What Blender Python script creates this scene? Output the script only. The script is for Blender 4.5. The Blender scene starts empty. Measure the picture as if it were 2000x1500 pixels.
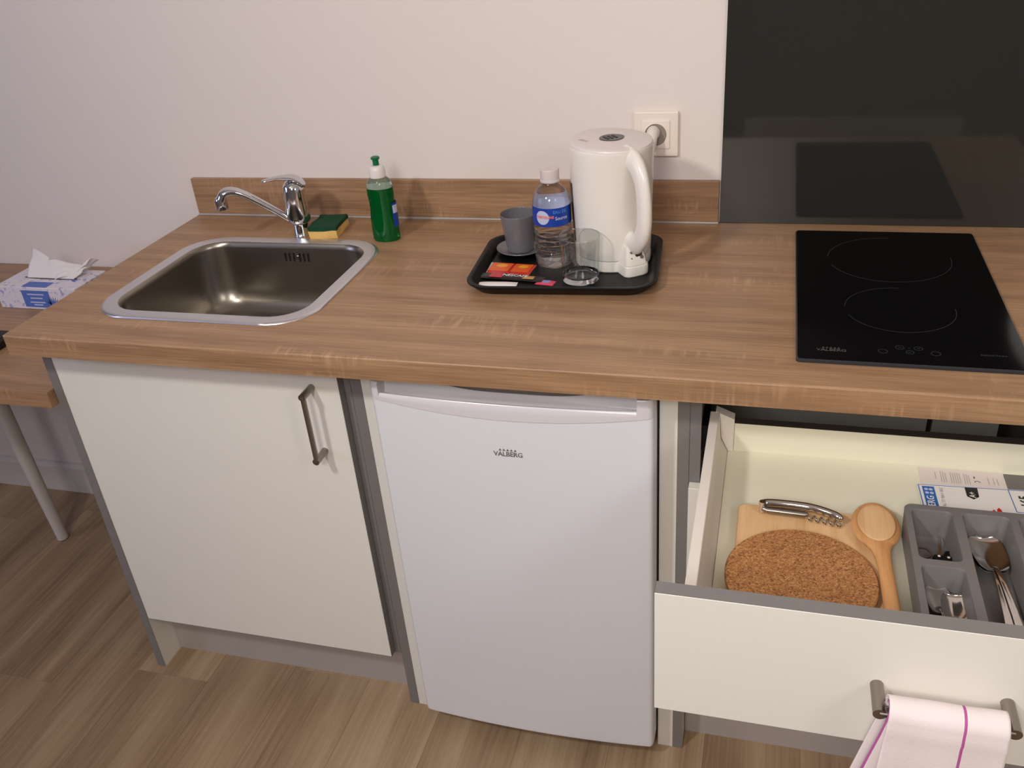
import bpy, bmesh, math, random
from mathutils import Vector, Matrix, noise
random.seed(7)
S = bpy.context.scene
COL = S.collection
PI = math.pi

# ------------------------------------------------------------------ camera
cam_d = bpy.data.cameras.new('camera'); cam = bpy.data.objects.new('camera', cam_d); COL.objects.link(cam)
CP = Vector((1.26072, -1.72495, 1.48948))
R_ = Vector((0.96212897, 0.26160943, -0.07660521)); U_ = Vector((-0.06530769, 0.4940541, 0.86697488)); F_ = Vector((-0.26465592, 0.82913874, -0.49242887))
cam.matrix_world = Matrix(((R_.x, U_.x, -F_.x, CP.x), (R_.y, U_.y, -F_.y, CP.y), (R_.z, U_.z, -F_.z, CP.z), (0, 0, 0, 1)))
cam_d.sensor_width = 36.0; cam_d.sensor_fit = 'HORIZONTAL'
cam_d.lens = 1753.81 / 2000 * 36.0
cam_d.clip_start = 0.02
S.camera = cam

# ------------------------------------------------------------------ world, lights, exposure
W = bpy.data.worlds.new('world'); S.world = W; W.use_nodes = True
W.node_tree.nodes['Background'].inputs[0].default_value = (0.45, 0.5, 0.7, 1)
W.node_tree.nodes['Background'].inputs[1].default_value = 0.15
S.view_settings.view_transform = 'Standard'
S.view_settings.look = 'None'
S.view_settings.gamma = 1.0
S.view_settings.use_curve_mapping = False
S.view_settings.exposure = 0.26

def area(name, loc, target, size, power, color, shape='DISK', size_y=None, spread=180):
    l = bpy.data.lights.new(name, 'AREA'); l.shape = shape; l.size = size; l.energy = power; l.color = color
    if size_y: l.size_y = size_y
    l.spread = math.radians(spread)
    o = bpy.data.objects.new(name, l); COL.objects.link(o); o.location = loc
    o.rotation_euler = (Vector(target) - Vector(loc)).to_track_quat('-Z', 'Y').to_euler()
    return o
area('pendant_light', (0.12, -2.05, 2.3), (1.7, -0.3, 0.9), 0.2, 10.5, (1.0, 0.955, 0.91), spread=138)
area('right_fill_light', (2.45, -1.9, 1.95), (1.2, -0.1, 0.95), 0.5, 5.5, (1.0, 0.95, 0.89))  # added fill from the right, brightens that end of the wall
area('front_fill_light', (1.05, -2.9, 2.2), (2.1, -0.3, 0.9), 0.6, 15.5, (1.0, 0.955, 0.90), spread=138)  # added fill from behind the camera, lifts the upright faces
area('window_daylight', (-1.93, -1.7, 1.45), (0.6, -0.9, 0.6), 1.2, 13, (0.66, 0.69, 1.0), 'RECTANGLE', 1.2)

# ------------------------------------------------------------------ materials
def srgb(r, g, b):
    f = lambda c: (c / 255 / 12.92) if c / 255 <= 0.04045 else ((c / 255 + 0.055) / 1.055) ** 2.4
    return (f(r), f(g), f(b), 1)

def mat(name, col, rough=0.5, metal=0.0, bump=0.0, bscale=200.0, var=0.0, vscale=8.0, trans=0.0, ior=1.45, coat=0.0, spec=0.5, sss=0.0):
    m = bpy.data.materials.new(name); m.use_nodes = True
    nt = m.node_tree; b = nt.nodes['Principled BSDF']
    b.inputs['Base Color'].default_value = col
    b.inputs['Roughness'].default_value = rough
    b.inputs['Metallic'].default_value = metal
    b.inputs['Transmission Weight'].default_value = trans
    b.inputs['IOR'].default_value = ior
    b.inputs['Coat Weight'].default_value = coat
    b.inputs['Specular IOR Level'].default_value = spec
    b.inputs['Subsurface Weight'].default_value = sss
    tc = nt.nodes.new('ShaderNodeTexCoord')
    if var > 0:
        n = nt.nodes.new('ShaderNodeTexNoise'); n.inputs['Scale'].default_value = vscale; n.inputs['Detail'].default_value = 4
        nt.links.new(tc.outputs['Object'], n.inputs['Vector'])
        mx = nt.nodes.new('ShaderNodeMix'); mx.data_type = 'RGBA'
        mx.inputs['A'].default_value = tuple(c * (1 - var) for c in col[:3]) + (1,)
        mx.inputs['B'].default_value = tuple(min(1, c * (1 + var)) for c in col[:3]) + (1,)
        nt.links.new(n.outputs['Fac'], mx.inputs['Factor']); nt.links.new(mx.outputs['Result'], b.inputs['Base Color'])
    if bump > 0:
        n = nt.nodes.new('ShaderNodeTexNoise'); n.inputs['Scale'].default_value = bscale; n.inputs['Detail'].default_value = 3
        nt.links.new(tc.outputs['Object'], n.inputs['Vector'])
        bp = nt.nodes.new('ShaderNodeBump'); bp.inputs['Strength'].default_value = bump; bp.inputs['Distance'].default_value = 0.001
        nt.links.new(n.outputs['Fac'], bp.inputs['Height']); nt.links.new(bp.outputs['Normal'], b.inputs['Normal'])
    return m

def wood(name, light, mid, dark, axis=0, rough=0.45, sc=1.0, saw=0.0, per_object=False, ring=9.0, wts=(0.30, 0.13, 0.30, 0.18, 0.22), pos=(0.37, 0.555, 0.78)):
    """laminate wood: long streaks along one axis, short saw marks across it"""
    m = bpy.data.materials.new(name); m.use_nodes = True
    nt = m.node_tree; N = nt.nodes; L = nt.links; b = N['Principled BSDF']; b.inputs['Roughness'].default_value = rough
    tc = N.new('ShaderNodeTexCoord'); src = tc.outputs['Object']
    if per_object:
        oi = N.new('ShaderNodeObjectInfo')
        mul = N.new('ShaderNodeVectorMath'); mul.operation = 'SCALE'; mul.inputs[0].default_value = (37, 53, 11)
        L.new(oi.outputs['Random'], mul.inputs['Scale'])
        ad = N.new('ShaderNodeVectorMath'); ad.operation = 'ADD'; L.new(src, ad.inputs[0]); L.new(mul.outputs[0], ad.inputs[1]); src = ad.outputs[0]
    def streak(along, across, detail, dist, rough_=0.6):
        mp = N.new('ShaderNodeMapping'); s = [across * sc] * 3; s[axis] = along * sc; mp.inputs['Scale'].default_value = s
        L.new(src, mp.inputs['Vector'])
        n = N.new('ShaderNodeTexNoise'); n.inputs['Scale'].default_value = 1; n.inputs['Detail'].default_value = detail
        n.inputs['Roughness'].default_value = rough_; n.inputs['Distortion'].default_value = dist
        L.new(mp.outputs[0], n.inputs['Vector']); return n.outputs['Fac']
    a = streak(1.6, 26, 5, 0.6); f = streak(7, 220, 3, 0.2); big = streak(0.9, 5, 2, 0.8)
    def math_(op, x, y, clamp=False):
        q = N.new('ShaderNodeMath'); q.operation = op; q.use_clamp = clamp
        for i, v in enumerate((x, y)):
            if isinstance(v, (int, float)): q.inputs[i].default_value = v
            else: L.new(v, q.inputs[i])
        return q.outputs[0]
    mpw = N.new('ShaderNodeMapping'); sw_ = [ring * sc] * 3; sw_[axis] = 0.55 * sc; mpw.inputs['Scale'].default_value = sw_; L.new(src, mpw.inputs['Vector'])
    wv = N.new('ShaderNodeTexWave'); wv.bands_direction = 'DIAGONAL'; wv.inputs['Scale'].default_value = 1.0; wv.inputs['Distortion'].default_value = 9.0
    wv.inputs['Detail'].default_value = 3.0; wv.inputs['Detail Scale'].default_value = 0.9; wv.inputs['Detail Roughness'].default_value = 0.55; L.new(mpw.outputs[0], wv.inputs['Vector'])
    f2 = streak(14, 420, 2, 0.1)
    t = math_('ADD', math_('ADD', math_('MULTIPLY', a, wts[0]), math_('MULTIPLY', wv.outputs['Fac'], wts[1])), math_('ADD', math_('ADD', math_('MULTIPLY', f, wts[2]), math_('MULTIPLY', f2, wts[3])), math_('MULTIPLY', big, wts[4])))
    cr = N.new('ShaderNodeValToRGB'); e = cr.color_ramp.elements
    e[0].position = pos[0]; e[0].color = dark; e[1].position = pos[2]; e[1].color = light
    k = e.new(pos[1]); k.color = mid
    L.new(t, cr.inputs[0]); col = cr.outputs[0]
    if saw > 0:
        mp = N.new('ShaderNodeMapping'); s = [14, 14, 14]; s[axis] = 150; mp.inputs['Scale'].default_value = s; L.new(src, mp.inputs['Vector'])
        n = N.new('ShaderNodeTexNoise'); n.inputs['Scale'].default_value = 1; n.inputs['Detail'].default_value = 2; L.new(mp.outputs[0], n.inputs['Vector'])
        mp2 = N.new('ShaderNodeMapping'); s = [18, 18, 18]; s[axis] = 4; mp2.inputs['Scale'].default_value = s; mp2.inputs['Location'].default_value = (3, 5, 9); L.new(src, mp2.inputs['Vector'])
        n2 = N.new('ShaderNodeTexNoise'); n2.inputs['Scale'].default_value = 1; n2.inputs['Detail'].default_value = 2; L.new(mp2.outputs[0], n2.inputs['Vector'])
        g = math_('MULTIPLY', math_('MULTIPLY', math_('SUBTRACT', n.outputs['Fac'], 0.50), 5.0, True), math_('MULTIPLY', math_('SUBTRACT', n2.outputs['Fac'], 0.535), 8.0, True))
        mx = N.new('ShaderNodeMix'); mx.data_type = 'RGBA'; mx.inputs['B'].default_value = light
        L.new(math_('MULTIPLY', g, saw, True), mx.inputs['Factor']); L.new(col, mx.inputs['A']); col = mx.outputs['Result']
    if per_object:
        hs = N.new('ShaderNodeHueSaturation'); L.new(col, hs.inputs['Color'])
        L.new(math_('ADD', math_('MULTIPLY', oi.outputs['Random'], 0.15), 0.925), hs.inputs['Value']); col = hs.outputs[0]
    L.new(col, b.inputs['Base Color'])
    bp = N.new('ShaderNodeBump'); bp.inputs['Strength'].default_value = 0.12; bp.inputs['Distance'].default_value = 0.0006
    L.new(f, bp.inputs['Height']); L.new(bp.outputs[0], b.inputs['Normal'])
    return m

def cork_mat():
    m = bpy.data.materials.new('cork'); m.use_nodes = True
    nt = m.node_tree; N = nt.nodes; L = nt.links; b = N['Principled BSDF']; b.inputs['Roughness'].default_value = 0.85
    tc = N.new('ShaderNodeTexCoord'); v = N.new('ShaderNodeTexVoronoi'); v.inputs['Scale'].default_value = 560
    L.new(tc.outputs['Object'], v.inputs['Vector'])
    cr = N.new('ShaderNodeValToRGB'); e = cr.color_ramp.elements
    e[0].position = 0.05; e[0].color = srgb(118, 76, 44); e[1].position = 1.0; e[1].color = srgb(198, 148, 98)
    k = e.new(0.3); k.color = srgb(162, 108, 62); k = e.new(0.75); k.color = srgb(176, 122, 72)
    sp = N.new('ShaderNodeSeparateColor'); L.new(v.outputs['Color'], sp.inputs[0]); L.new(sp.outputs[0], cr.inputs[0]); L.new(cr.outputs[0], b.inputs['Base Color'])
    bp = N.new('ShaderNodeBump'); bp.inputs['Strength'].default_value = 0.3; bp.inputs['Distance'].default_value = 0.001
    L.new(v.outputs['Distance'], bp.inputs['Height']); L.new(bp.outputs[0], b.inputs['Normal'])
    return m

def steel(name, col, rough, axis_scale, strength=0.15):
    m = mat(name, col, rough, 1.0)
    nt = m.node_tree; N = nt.nodes; L = nt.links; b = N['Principled BSDF']
    tc = N.new('ShaderNodeTexCoord'); mp = N.new('ShaderNodeMapping'); mp.inputs['Scale'].default_value = axis_scale
    n = N.new('ShaderNodeTexNoise'); n.inputs['Scale'].default_value = 1; n.inputs['Detail'].default_value = 2
    L.new(tc.outputs['Object'], mp.inputs[0]); L.new(mp.outputs[0], n.inputs['Vector'])
    bp = N.new('ShaderNodeBump'); bp.inputs['Strength'].default_value = strength; bp.inputs['Distance'].default_value = 0.0004
    L.new(n.outputs['Fac'], bp.inputs['Height']); L.new(bp.outputs[0], b.inputs['Normal'])
    return m

def print_mat(name, paper, ink, scale, thr, stretch=(1, 1, 1), rough=0.5):
    """paper with small blots of printed ink"""
    m = mat(name, paper, rough)
    nt = m.node_tree; N = nt.nodes; L = nt.links; b = N['Principled BSDF']
    tc = N.new('ShaderNodeTexCoord'); mp = N.new('ShaderNodeMapping'); mp.inputs['Scale'].default_value = stretch
    n = N.new('ShaderNodeTexNoise'); n.inputs['Scale'].default_value = scale; n.inputs['Detail'].default_value = 2.5
    cr = N.new('ShaderNodeValToRGB'); e = cr.color_ramp.elements
    e[0].position = thr; e[0].color = paper; e[1].position = thr + 0.1; e[1].color = ink
    L.new(tc.outputs['Object'], mp.inputs[0]); L.new(mp.outputs[0], n.inputs['Vector']); L.new(n.outputs['Fac'], cr.inputs[0]); L.new(cr.outputs[0], b.inputs['Base Color'])
    return m

M = {}
M['wall'] = mat('wall_paint', srgb(232, 222, 216), 0.55, bump=0.15, bscale=900)
M['wall_room'] = mat('room_paint', srgb(170, 164, 160), 0.7, bump=0.1, bscale=400)
M['ceiling'] = mat('ceiling_paint', srgb(235, 232, 228), 0.8, bump=0.1, bscale=400)
M['floor_base'] = mat('floor_joint', srgb(70, 52, 38), 0.8, var=0.1)
M['plank'] = wood('oak_plank', srgb(184, 160, 130), srgb(158, 132, 103), srgb(124, 99, 76), axis=1, rough=0.42, sc=0.55, ring=7.0, per_object=True)
M['oak'] = wood('sonoma_oak', srgb(188, 152, 116), srgb(159, 123, 91), srgb(126, 95, 70), axis=0, rough=0.42, saw=0.75, wts=(0.17, 0.08, 0.34, 0.26, 0.12), pos=(0.30, 0.475, 0.68))
M['oak_edge'] = mat('worktop_end_edge', srgb(205, 180, 150), 0.5, var=0.08, vscale=60)
M['base'] = mat('baseboard_white', srgb(214, 206, 200), 0.45, var=0.02)
M['cab_white'] = mat('cabinet_white', srgb(236, 232, 224), 0.4, bump=0.06, bscale=700)
M['cab_grey'] = mat('cabinet_grey_edge', srgb(128, 124, 122), 0.5, var=0.05, vscale=40)
M['plinth'] = steel('plinth_grey', srgb(182, 174, 170), 0.42, (6, 6, 400), 0.05); M['plinth'].node_tree.nodes['Principled BSDF'].inputs['Metallic'].default_value = 0.1
M['dark_void'] = mat('dark_edge_and_gap_shade', srgb(62, 56, 50), 0.6, var=0.1)  # dark edging of the drawer back; elsewhere the shade inside openings, put into colour
M['glass_panel'] = mat('smoked_glass_panel', srgb(42, 42, 39), 0.05, var=0.02, ior=1.65)
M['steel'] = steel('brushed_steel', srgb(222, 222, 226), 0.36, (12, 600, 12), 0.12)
M['shaded_basin_steel'] = steel('shaded_basin_steel', srgb(160, 153, 143), 0.3, (12, 600, 12), 0.12)  # same steel as the rim, darkened to carry the shade inside the basin
M['chrome'] = mat('chrome', srgb(215, 215, 218), 0.07, 1.0, var=0.02)
M['nickel'] = steel('brushed_nickel', srgb(150, 143, 135), 0.34, (300, 300, 300), 0.05)
M['spoon_steel'] = mat('polished_steel', srgb(205, 200, 196), 0.1, 1.0, var=0.02)
M['fridge'] = mat('fridge_white', srgb(228, 229, 234), 0.3, bump=0.04, bscale=500)
M['fridge_trim'] = mat('fridge_trim_white', srgb(222, 218, 222), 0.22, var=0.01)
M['dip_shade'] = mat('dip_shade_grey', srgb(150, 143, 134), 0.5, var=0.03)  # grey that stands for shade behind the fridge grip
M['gasket'] = mat('grey_gasket', srgb(62, 66, 64), 0.6, var=0.1)
M['black'] = mat('black_plastic', srgb(12, 12, 12), 0.42, bump=0.15, bscale=900, spec=0.25)
M['black_gloss'] = mat('black_ceramic_glass', srgb(8, 8, 9), 0.05, var=0.1, spec=0.35)
M['hob_print'] = mat('hob_grey_print', srgb(84, 84, 84), 0.4, var=0.05)
M['hob_ring'] = mat('hob_ring_print', srgb(62, 62, 62), 0.4, var=0.05)
M['hob_print_dim'] = mat('hob_dim_print', srgb(52, 52, 54), 0.4, var=0.05)
M['hob_edge'] = mat('hob_bevel_edge', srgb(46, 48, 52), 0.25, var=0.05)
M['kettle'] = mat('kettle_white_plastic', srgb(236, 230, 222), 0.25, var=0.01, coat=0.2)
M['kettle_lid'] = mat('kettle_lid_white', srgb(226, 216, 212), 0.35, var=0.01)
M['smoke'] = mat('smoked_window', srgb(40, 38, 38), 0.15, var=0.1)
M['lid_print'] = mat('faded_lid_print', srgb(178, 166, 160), 0.5, var=0.05)
M['grey_print'] = mat('grey_print', srgb(120, 112, 108), 0.5, var=0.05)
M['logo'] = mat('logo_grey', srgb(112, 106, 102), 0.35, var=0.05)
M['socket'] = mat('socket_white', srgb(240, 228, 216), 0.25, var=0.01)
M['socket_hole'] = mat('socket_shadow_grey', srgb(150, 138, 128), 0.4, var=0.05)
M['cup'] = mat('grey_ceramic', srgb(112, 110, 114), 0.28, var=0.03, coat=0.2)
M['pet'] = mat('clear_water_bottle', (0.97, 0.98, 0.97, 1), 0.03, trans=1.0, ior=1.33)
M['cap'] = mat('translucent_cap', srgb(214, 202, 200), 0.4, var=0.02, sss=0.1)
M['label_blue'] = mat('blue_label', srgb(22, 62, 158), 0.3, var=0.15, vscale=60)
M['label_white'] = mat('pale_label_print', srgb(190, 195, 225), 0.35, var=0.05)
M['label_sky'] = mat('sky_blue_label_print', srgb(70, 130, 215), 0.35, var=0.05)
M['label_orange'] = mat('orange_label_print', srgb(235, 120, 95), 0.35, var=0.03)
M['glass'] = mat('clear_glass', (0.98, 0.99, 0.98, 1), 0.0, trans=1.0, ior=1.45)
def thin_clear(name, tint, fres, glassy):
    # thin clear wall: light passes straight through, the surface reflects by Fresnel
    m = bpy.data.materials.new(name); m.use_nodes = True; nt = m.node_tree; N = nt.nodes; L = nt.links; N.remove(N['Principled BSDF'])
    tr = N.new('ShaderNodeBsdfTransparent'); tr.inputs[0].default_value = tint
    gs = N.new('ShaderNodeBsdfGlossy'); gs.inputs['Roughness'].default_value = 0.02
    lw = N.new('ShaderNodeLayerWeight'); lw.inputs['Blend'].default_value = 0.5
    pw_ = N.new('ShaderNodeMath'); pw_.operation = 'POWER'; L.new(lw.outputs['Facing'], pw_.inputs[0]); pw_.inputs[1].default_value = 5.0
    fr_ = N.new('ShaderNodeMath'); fr_.operation = 'MULTIPLY_ADD'; L.new(pw_.outputs[0], fr_.inputs[0]); fr_.inputs[1].default_value = 0.7; fr_.inputs[2].default_value = fres
    mx = N.new('ShaderNodeMixShader'); L.new(fr_.outputs[0], mx.inputs[0]); L.new(tr.outputs[0], mx.inputs[1]); L.new(gs.outputs[0], mx.inputs[2]); out_ = mx.outputs[0]
    if glassy > 0:
        gg = N.new('ShaderNodeBsdfGlass'); gg.inputs['IOR'].default_value = 1.33; gg.inputs['Roughness'].default_value = 0.0
        m2 = N.new('ShaderNodeMixShader'); m2.inputs[0].default_value = glassy; L.new(out_, m2.inputs[1]); L.new(gg.outputs[0], m2.inputs[2]); out_ = m2.outputs[0]
    L.new(out_, N['Material Output'].inputs['Surface']); return m
M['thin_glass'] = thin_clear('thin_clear_glass', (0.93, 0.94, 0.935, 1), 0.08, 0.0)
M['pet'] = thin_clear('clear_water_bottle', (0.93, 0.94, 0.94, 1), 0.06, 0.6)
M['soap'] = mat('green_soap', srgb(4, 118, 52), 0.06, trans=0.65, ior=1.36, var=0.05)
M['soap_clear'] = mat('clear_green_plastic', srgb(170, 190, 172), 0.08, trans=0.75, ior=1.25)
M['soap_cap'] = mat('soap_cap_white', srgb(230, 224, 222), 0.35, var=0.02)
M['soap_green'] = mat('soap_nozzle_green', srgb(10, 108, 62), 0.35, var=0.05)
M['sponge_y'] = mat('sponge_yellow', srgb(226, 186, 112), 0.9, bump=0.8, bscale=350, var=0.12, vscale=300)
M['sponge_g'] = mat('scouring_pad_green', srgb(14, 66, 40), 0.95, bump=0.9, bscale=600, var=0.3, vscale=400)
M['seal'] = mat('silver_seal_strip', srgb(196, 190, 184), 0.3, 0.3, var=0.03)
M['drawer'] = mat('drawer_cream', srgb(232, 228, 206), 0.4, var=0.01)
M['drawer_side'] = mat('drawer_side_white', srgb(232, 224, 214), 0.35, var=0.01)
M['beech'] = wood('beech', srgb(232, 194, 148), srgb(220, 178, 130), srgb(202, 156, 108), axis=1, rough=0.5, sc=1.6)
M['beech_dark'] = wood('spoon_wood', srgb(216, 166, 112), srgb(204, 150, 96), srgb(186, 130, 78), axis=1, rough=0.5, sc=1.8)
M['cork'] = cork_mat()
M['tray_grey'] = mat('cutlery_tray_grey', srgb(116, 112, 110), 0.38, bump=0.05, bscale=500)
M['paper'] = mat('white_card', srgb(234, 228, 224), 0.5, var=0.01)
M['leaflet'] = mat('pinkish_paper', srgb(224, 212, 208), 0.6, var=0.02)
M['ink_blue'] = mat('ink_blue', srgb(36, 100, 178), 0.5, var=0.05)
M['ink_black'] = mat('ink_black', srgb(22, 20, 20), 0.5, var=0.05)
M['ink_grey'] = mat('ink_grey', srgb(178, 168, 166), 0.6, var=0.05)
M['ink_red'] = mat('ink_red', srgb(206, 36, 34), 0.5, var=0.05)
M['ink_orange'] = mat('ink_orange', srgb(222, 110, 40), 0.5, var=0.05)
M['booklet'] = mat('booklet_grey_cover', srgb(112, 108, 104), 0.5, var=0.1, vscale=50)
M['towel'] = mat('towel_white', srgb(240, 228, 228), 0.9, bump=0.5, bscale=900, var=0.02)
M['towel_stripe'] = mat('towel_purple_stripe', srgb(186, 92, 160), 0.9, bump=0.4, bscale=900, var=0.1, vscale=80)
M['tissue_box'] = print_mat('tissue_box_print', srgb(224, 216, 224), srgb(158, 164, 208), 105, 0.57)
M['tissue_blue'] = mat('tissue_box_blue', srgb(84, 112, 188), 0.5, var=0.12, vscale=90)
M['tissue'] = mat('tissue_paper', srgb(236, 226, 224), 0.9, bump=0.2, bscale=300, sss=0.1)
M['desk_leg'] = mat('desk_leg_white', srgb(214, 206, 200), 0.4, var=0.02)
M['tea_red'] = mat('sachet_red', srgb(200, 40, 26), 0.3, var=0.15, vscale=30)
M['tea_orange'] = mat('sachet_orange', srgb(226, 92, 28), 0.3, var=0.12, vscale=40)
M['tea_yellow'] = mat('sachet_yellow', srgb(238, 160, 36), 0.3, var=0.08)
M['foil'] = mat('silver_foil_edge', srgb(200, 190, 188), 0.35, 0.5, var=0.05)
M['stick_black'] = mat('coffee_stick_black', srgb(34, 28, 28), 0.3, var=0.2)
M['stick_red'] = mat('coffee_stick_red', srgb(190, 40, 52), 0.3, var=0.1)
M['gold'] = mat('coffee_stick_gold', srgb(196, 150, 80), 0.35, var=0.1)
M['pod_pink'] = mat('sugar_packet_pink', srgb(214, 70, 92), 0.35, var=0.12, vscale=80)
M['pod_blue'] = mat('sugar_packet_blue', srgb(130, 140, 200), 0.35, var=0.1)
M['white_print'] = mat('white_print', srgb(228, 222, 218), 0.45, var=0.02)
M['window_frame'] = mat('window_frame_white', srgb(225, 225, 225), 0.4, var=0.02)
wp = mat('window_dusk', srgb(110, 130, 180), 0.2, var=0.02)
wp.node_tree.nodes['Principled BSDF'].inputs['Emission Color'].default_value = (0.45, 0.55, 0.9, 1)
wp.node_tree.nodes['Principled BSDF'].inputs['Emission Strength'].default_value = 0.6
M['window'] = wp
M['cable'] = mat('white_cable', srgb(226, 218, 212), 0.4, var=0.02)
M['pouch'] = mat('black_case_leather', srgb(22, 20, 22), 0.5, bump=0.3, bscale=500)

# ------------------------------------------------------------------ builders
WL = {}                      # world location of each object's origin
def obj(name, bm, m, parent=None, loc=None, smooth=40, stuff=False):
    me = bpy.data.meshes.new(name)
    bmesh.ops.recalc_face_normals(bm, faces=bm.faces)
    o_loc = Vector(loc) if loc is not None else (WL[parent.name] if parent else Vector((0, 0, 0)))
    bmesh.ops.translate(bm, verts=bm.verts, vec=-o_loc)
    bm.to_mesh(me); bm.free()
    for mm in (m if isinstance(m, (list, tuple)) else [m]): me.materials.append(M[mm])
    if smooth:
        for p in me.polygons: p.use_smooth = True
        me.set_sharp_from_angle(angle=math.radians(smooth))
    o = bpy.data.objects.new(name, me); COL.objects.link(o)
    if smooth:
        wn = o.modifiers.new('normals', 'WEIGHTED_NORMAL'); wn.keep_sharp = True
    if parent:
        o.parent = parent; o.location = o_loc - WL[parent.name]
    else: o.location = o_loc
    WL[o.name] = o_loc
    return o
def tag(o, label, cat=None, group=None):
    o['label'] = label
    if cat: o['category'] = cat
    if group: o['group'] = group
    return o
def thing(name, label, cat, loc, group=None):
    o = bpy.data.objects.new(name, None); COL.objects.link(o); o.location = loc; o.empty_display_size = 0.05
    WL[o.name] = Vector(loc)
    return tag(o, label, cat, group)
def struct(name, bm, m, **k):
    o = obj(name, bm, m, **k); o['kind'] = 'structure'; return o

def box(x0, x1, y0, y1, z0, z1, bev=0.0, seg=2, bm=None):
    t = bmesh.new(); bmesh.ops.create_cube(t, size=1)
    for v in t.verts: v.co = Vector(((x0 + x1) / 2 + v.co.x * (x1 - x0), (y0 + y1) / 2 + v.co.y * (y1 - y0), (z0 + z1) / 2 + v.co.z * (z1 - z0)))
    if bev > 0: bmesh.ops.bevel(t, geom=t.edges[:], offset=bev, segments=seg, affect='EDGES', profile=0.5)
    return join(bm, t)
def join(bm, t):
    if bm is None: return t
    me = bpy.data.meshes.new('tmp'); t.to_mesh(me); t.free(); bm.from_mesh(me); bpy.data.meshes.remove(me); return bm
def loft(loops, closed=True, cap0=True, cap1=True, bm=None):
    bm = bm or bmesh.new(); vs = [[bm.verts.new(p) for p in l] for l in loops]; n = len(loops[0])
    for a, b in zip(vs[:-1], vs[1:]):
        for i in range(n if closed else n - 1):
            j = (i + 1) % n
            bm.faces.new((a[i], a[j], b[j], b[i]))
    if cap0: bm.faces.new(vs[0][::-1])
    if cap1: bm.faces.new(vs[-1])
    return bm
def rrect(cx, cy, hx, hy, r, z, n=8, rot=0.0):
    pts = []
    for k, (sx, sy) in enumerate(((1, 1), (-1, 1), (-1, -1), (1, -1))):
        for i in range(n + 1):
            a = PI / 2 * k + PI / 2 * i / n
            x, y = sx * (hx - r) + r * math.cos(a), sy * (hy - r) + r * math.sin(a)
            pts.append(Vector((cx + x * math.cos(rot) - y * math.sin(rot), cy + x * math.sin(rot) + y * math.cos(rot), z)))
    return pts
def lathe(prof, c, seg=40, sx=1.0, sy=1.0, cap0=True, cap1=True, bm=None):
    loops = [[Vector((c[0] + r * sx * math.cos(2 * PI * i / seg), c[1] + r * sy * math.sin(2 * PI * i / seg), c[2] + z)) for i in range(seg)] for r, z in prof]
    return loft(loops, True, cap0, cap1, bm)
def tube(pts, rad, seg=12, bm=None, flat=None, up=(0, 0, 1)):
    """sweep; rad is number or list; flat = (width factor, height factor)"""
    pts = [Vector(p) for p in pts]; n = len(pts); rad = rad if isinstance(rad, (list, tuple)) else [rad] * n
    fw, fh = flat or (1, 1); loops = []
    for i, p in enumerate(pts):
        t = (pts[min(i + 1, n - 1)] - pts[max(i - 1, 0)]).normalized()
        s = t.cross(Vector(up))
        if s.length < 1e-4: s = t.cross(Vector((0, 1, 0)))
        s.normalize(); u = s.cross(t)
        loops.append([p + s * (rad[i] * fw * math.cos(2 * PI * k / seg)) + u * (rad[i] * fh * math.sin(2 * PI * k / seg)) for k in range(seg)])
    return loft(loops, True, True, True, bm)
def spline(ctrl, n=8):
    c = [Vector(p) for p in ctrl]; out = []
    for i in range(len(c) - 1):
        p0, p1, p2, p3 = c[max(i - 1, 0)], c[i], c[i + 1], c[min(i + 2, len(c) - 1)]
        for k in range(n):
            t = k / n
            out.append(0.5 * ((2 * p1) + (p2 - p0) * t + (2 * p0 - 5 * p1 + 4 * p2 - p3) * t * t + (3 * p1 - p0 - 3 * p2 + p3) * t ** 3))
    out.append(c[-1]); return out
def prism(poly, vec, bm=None):
    poly = [Vector(p) for p in poly]; v = Vector(vec)
    return loft([poly, [p + v for p in poly]], True, True, True, bm)
def text_bm(s, size, origin, xdir, ydir, depth=0.0003, bold=0.0, align='CENTER'):
    c = bpy.data.curves.new('t', 'FONT'); c.body = s; c.size = size; c.align_x = align; c.align_y = 'CENTER'; c.offset = bold; c.resolution_u = 3
    o = bpy.data.objects.new('t', c); COL.objects.link(o)
    dg = bpy.context.evaluated_depsgraph_get(); me = bpy.data.meshes.new_from_object(o.evaluated_get(dg))
    bm = bmesh.new(); bm.from_mesh(me); bpy.data.objects.remove(o); bpy.data.curves.remove(c); bpy.data.meshes.remove(me)
    X = Vector(xdir).normalized(); Y = Vector(ydir).normalized(); Z = X.cross(Y); O = Vector(origin)
    r = bmesh.ops.extrude_face_region(bm, geom=bm.faces[:])
    bmesh.ops.translate(bm, verts=[v for v in r['geom'] if isinstance(v, bmesh.types.BMVert)], vec=(0, 0, depth))
    for v in bm.verts: v.co = O + X * v.co.x + Y * v.co.y + Z * v.co.z
    return bm
def flat_quad(p, vec=(0, 0, 0.0003), bm=None): return prism(p, vec, bm)
def ring(cx, cy, z, r, w, h=0.0003, seg=72, a0=0, a1=2 * PI):
    bm = bmesh.new(); full = abs(a1 - a0 - 2 * PI) < 1e-6; n = seg if full else seg + 1; L = []
    for i in range(n):
        a = a0 + (a1 - a0) * i / seg; c, s = math.cos(a), math.sin(a)
        L.append([Vector((cx + (r - w / 2) * c, cy + (r - w / 2) * s, z)), Vector((cx + (r + w / 2) * c, cy + (r + w / 2) * s, z)),
                  Vector((cx + (r + w / 2) * c, cy + (r + w / 2) * s, z + h)), Vector((cx + (r - w / 2) * c, cy + (r - w / 2) * s, z + h))])
    if full: L.append(L[0])
    loft(L, True, not full, not full, bm); bmesh.ops.remove_doubles(bm, verts=bm.verts, dist=1e-7); return bm

H = 0.867          # worktop height
ZB = H - 0.038     # underside of the worktop

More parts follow.
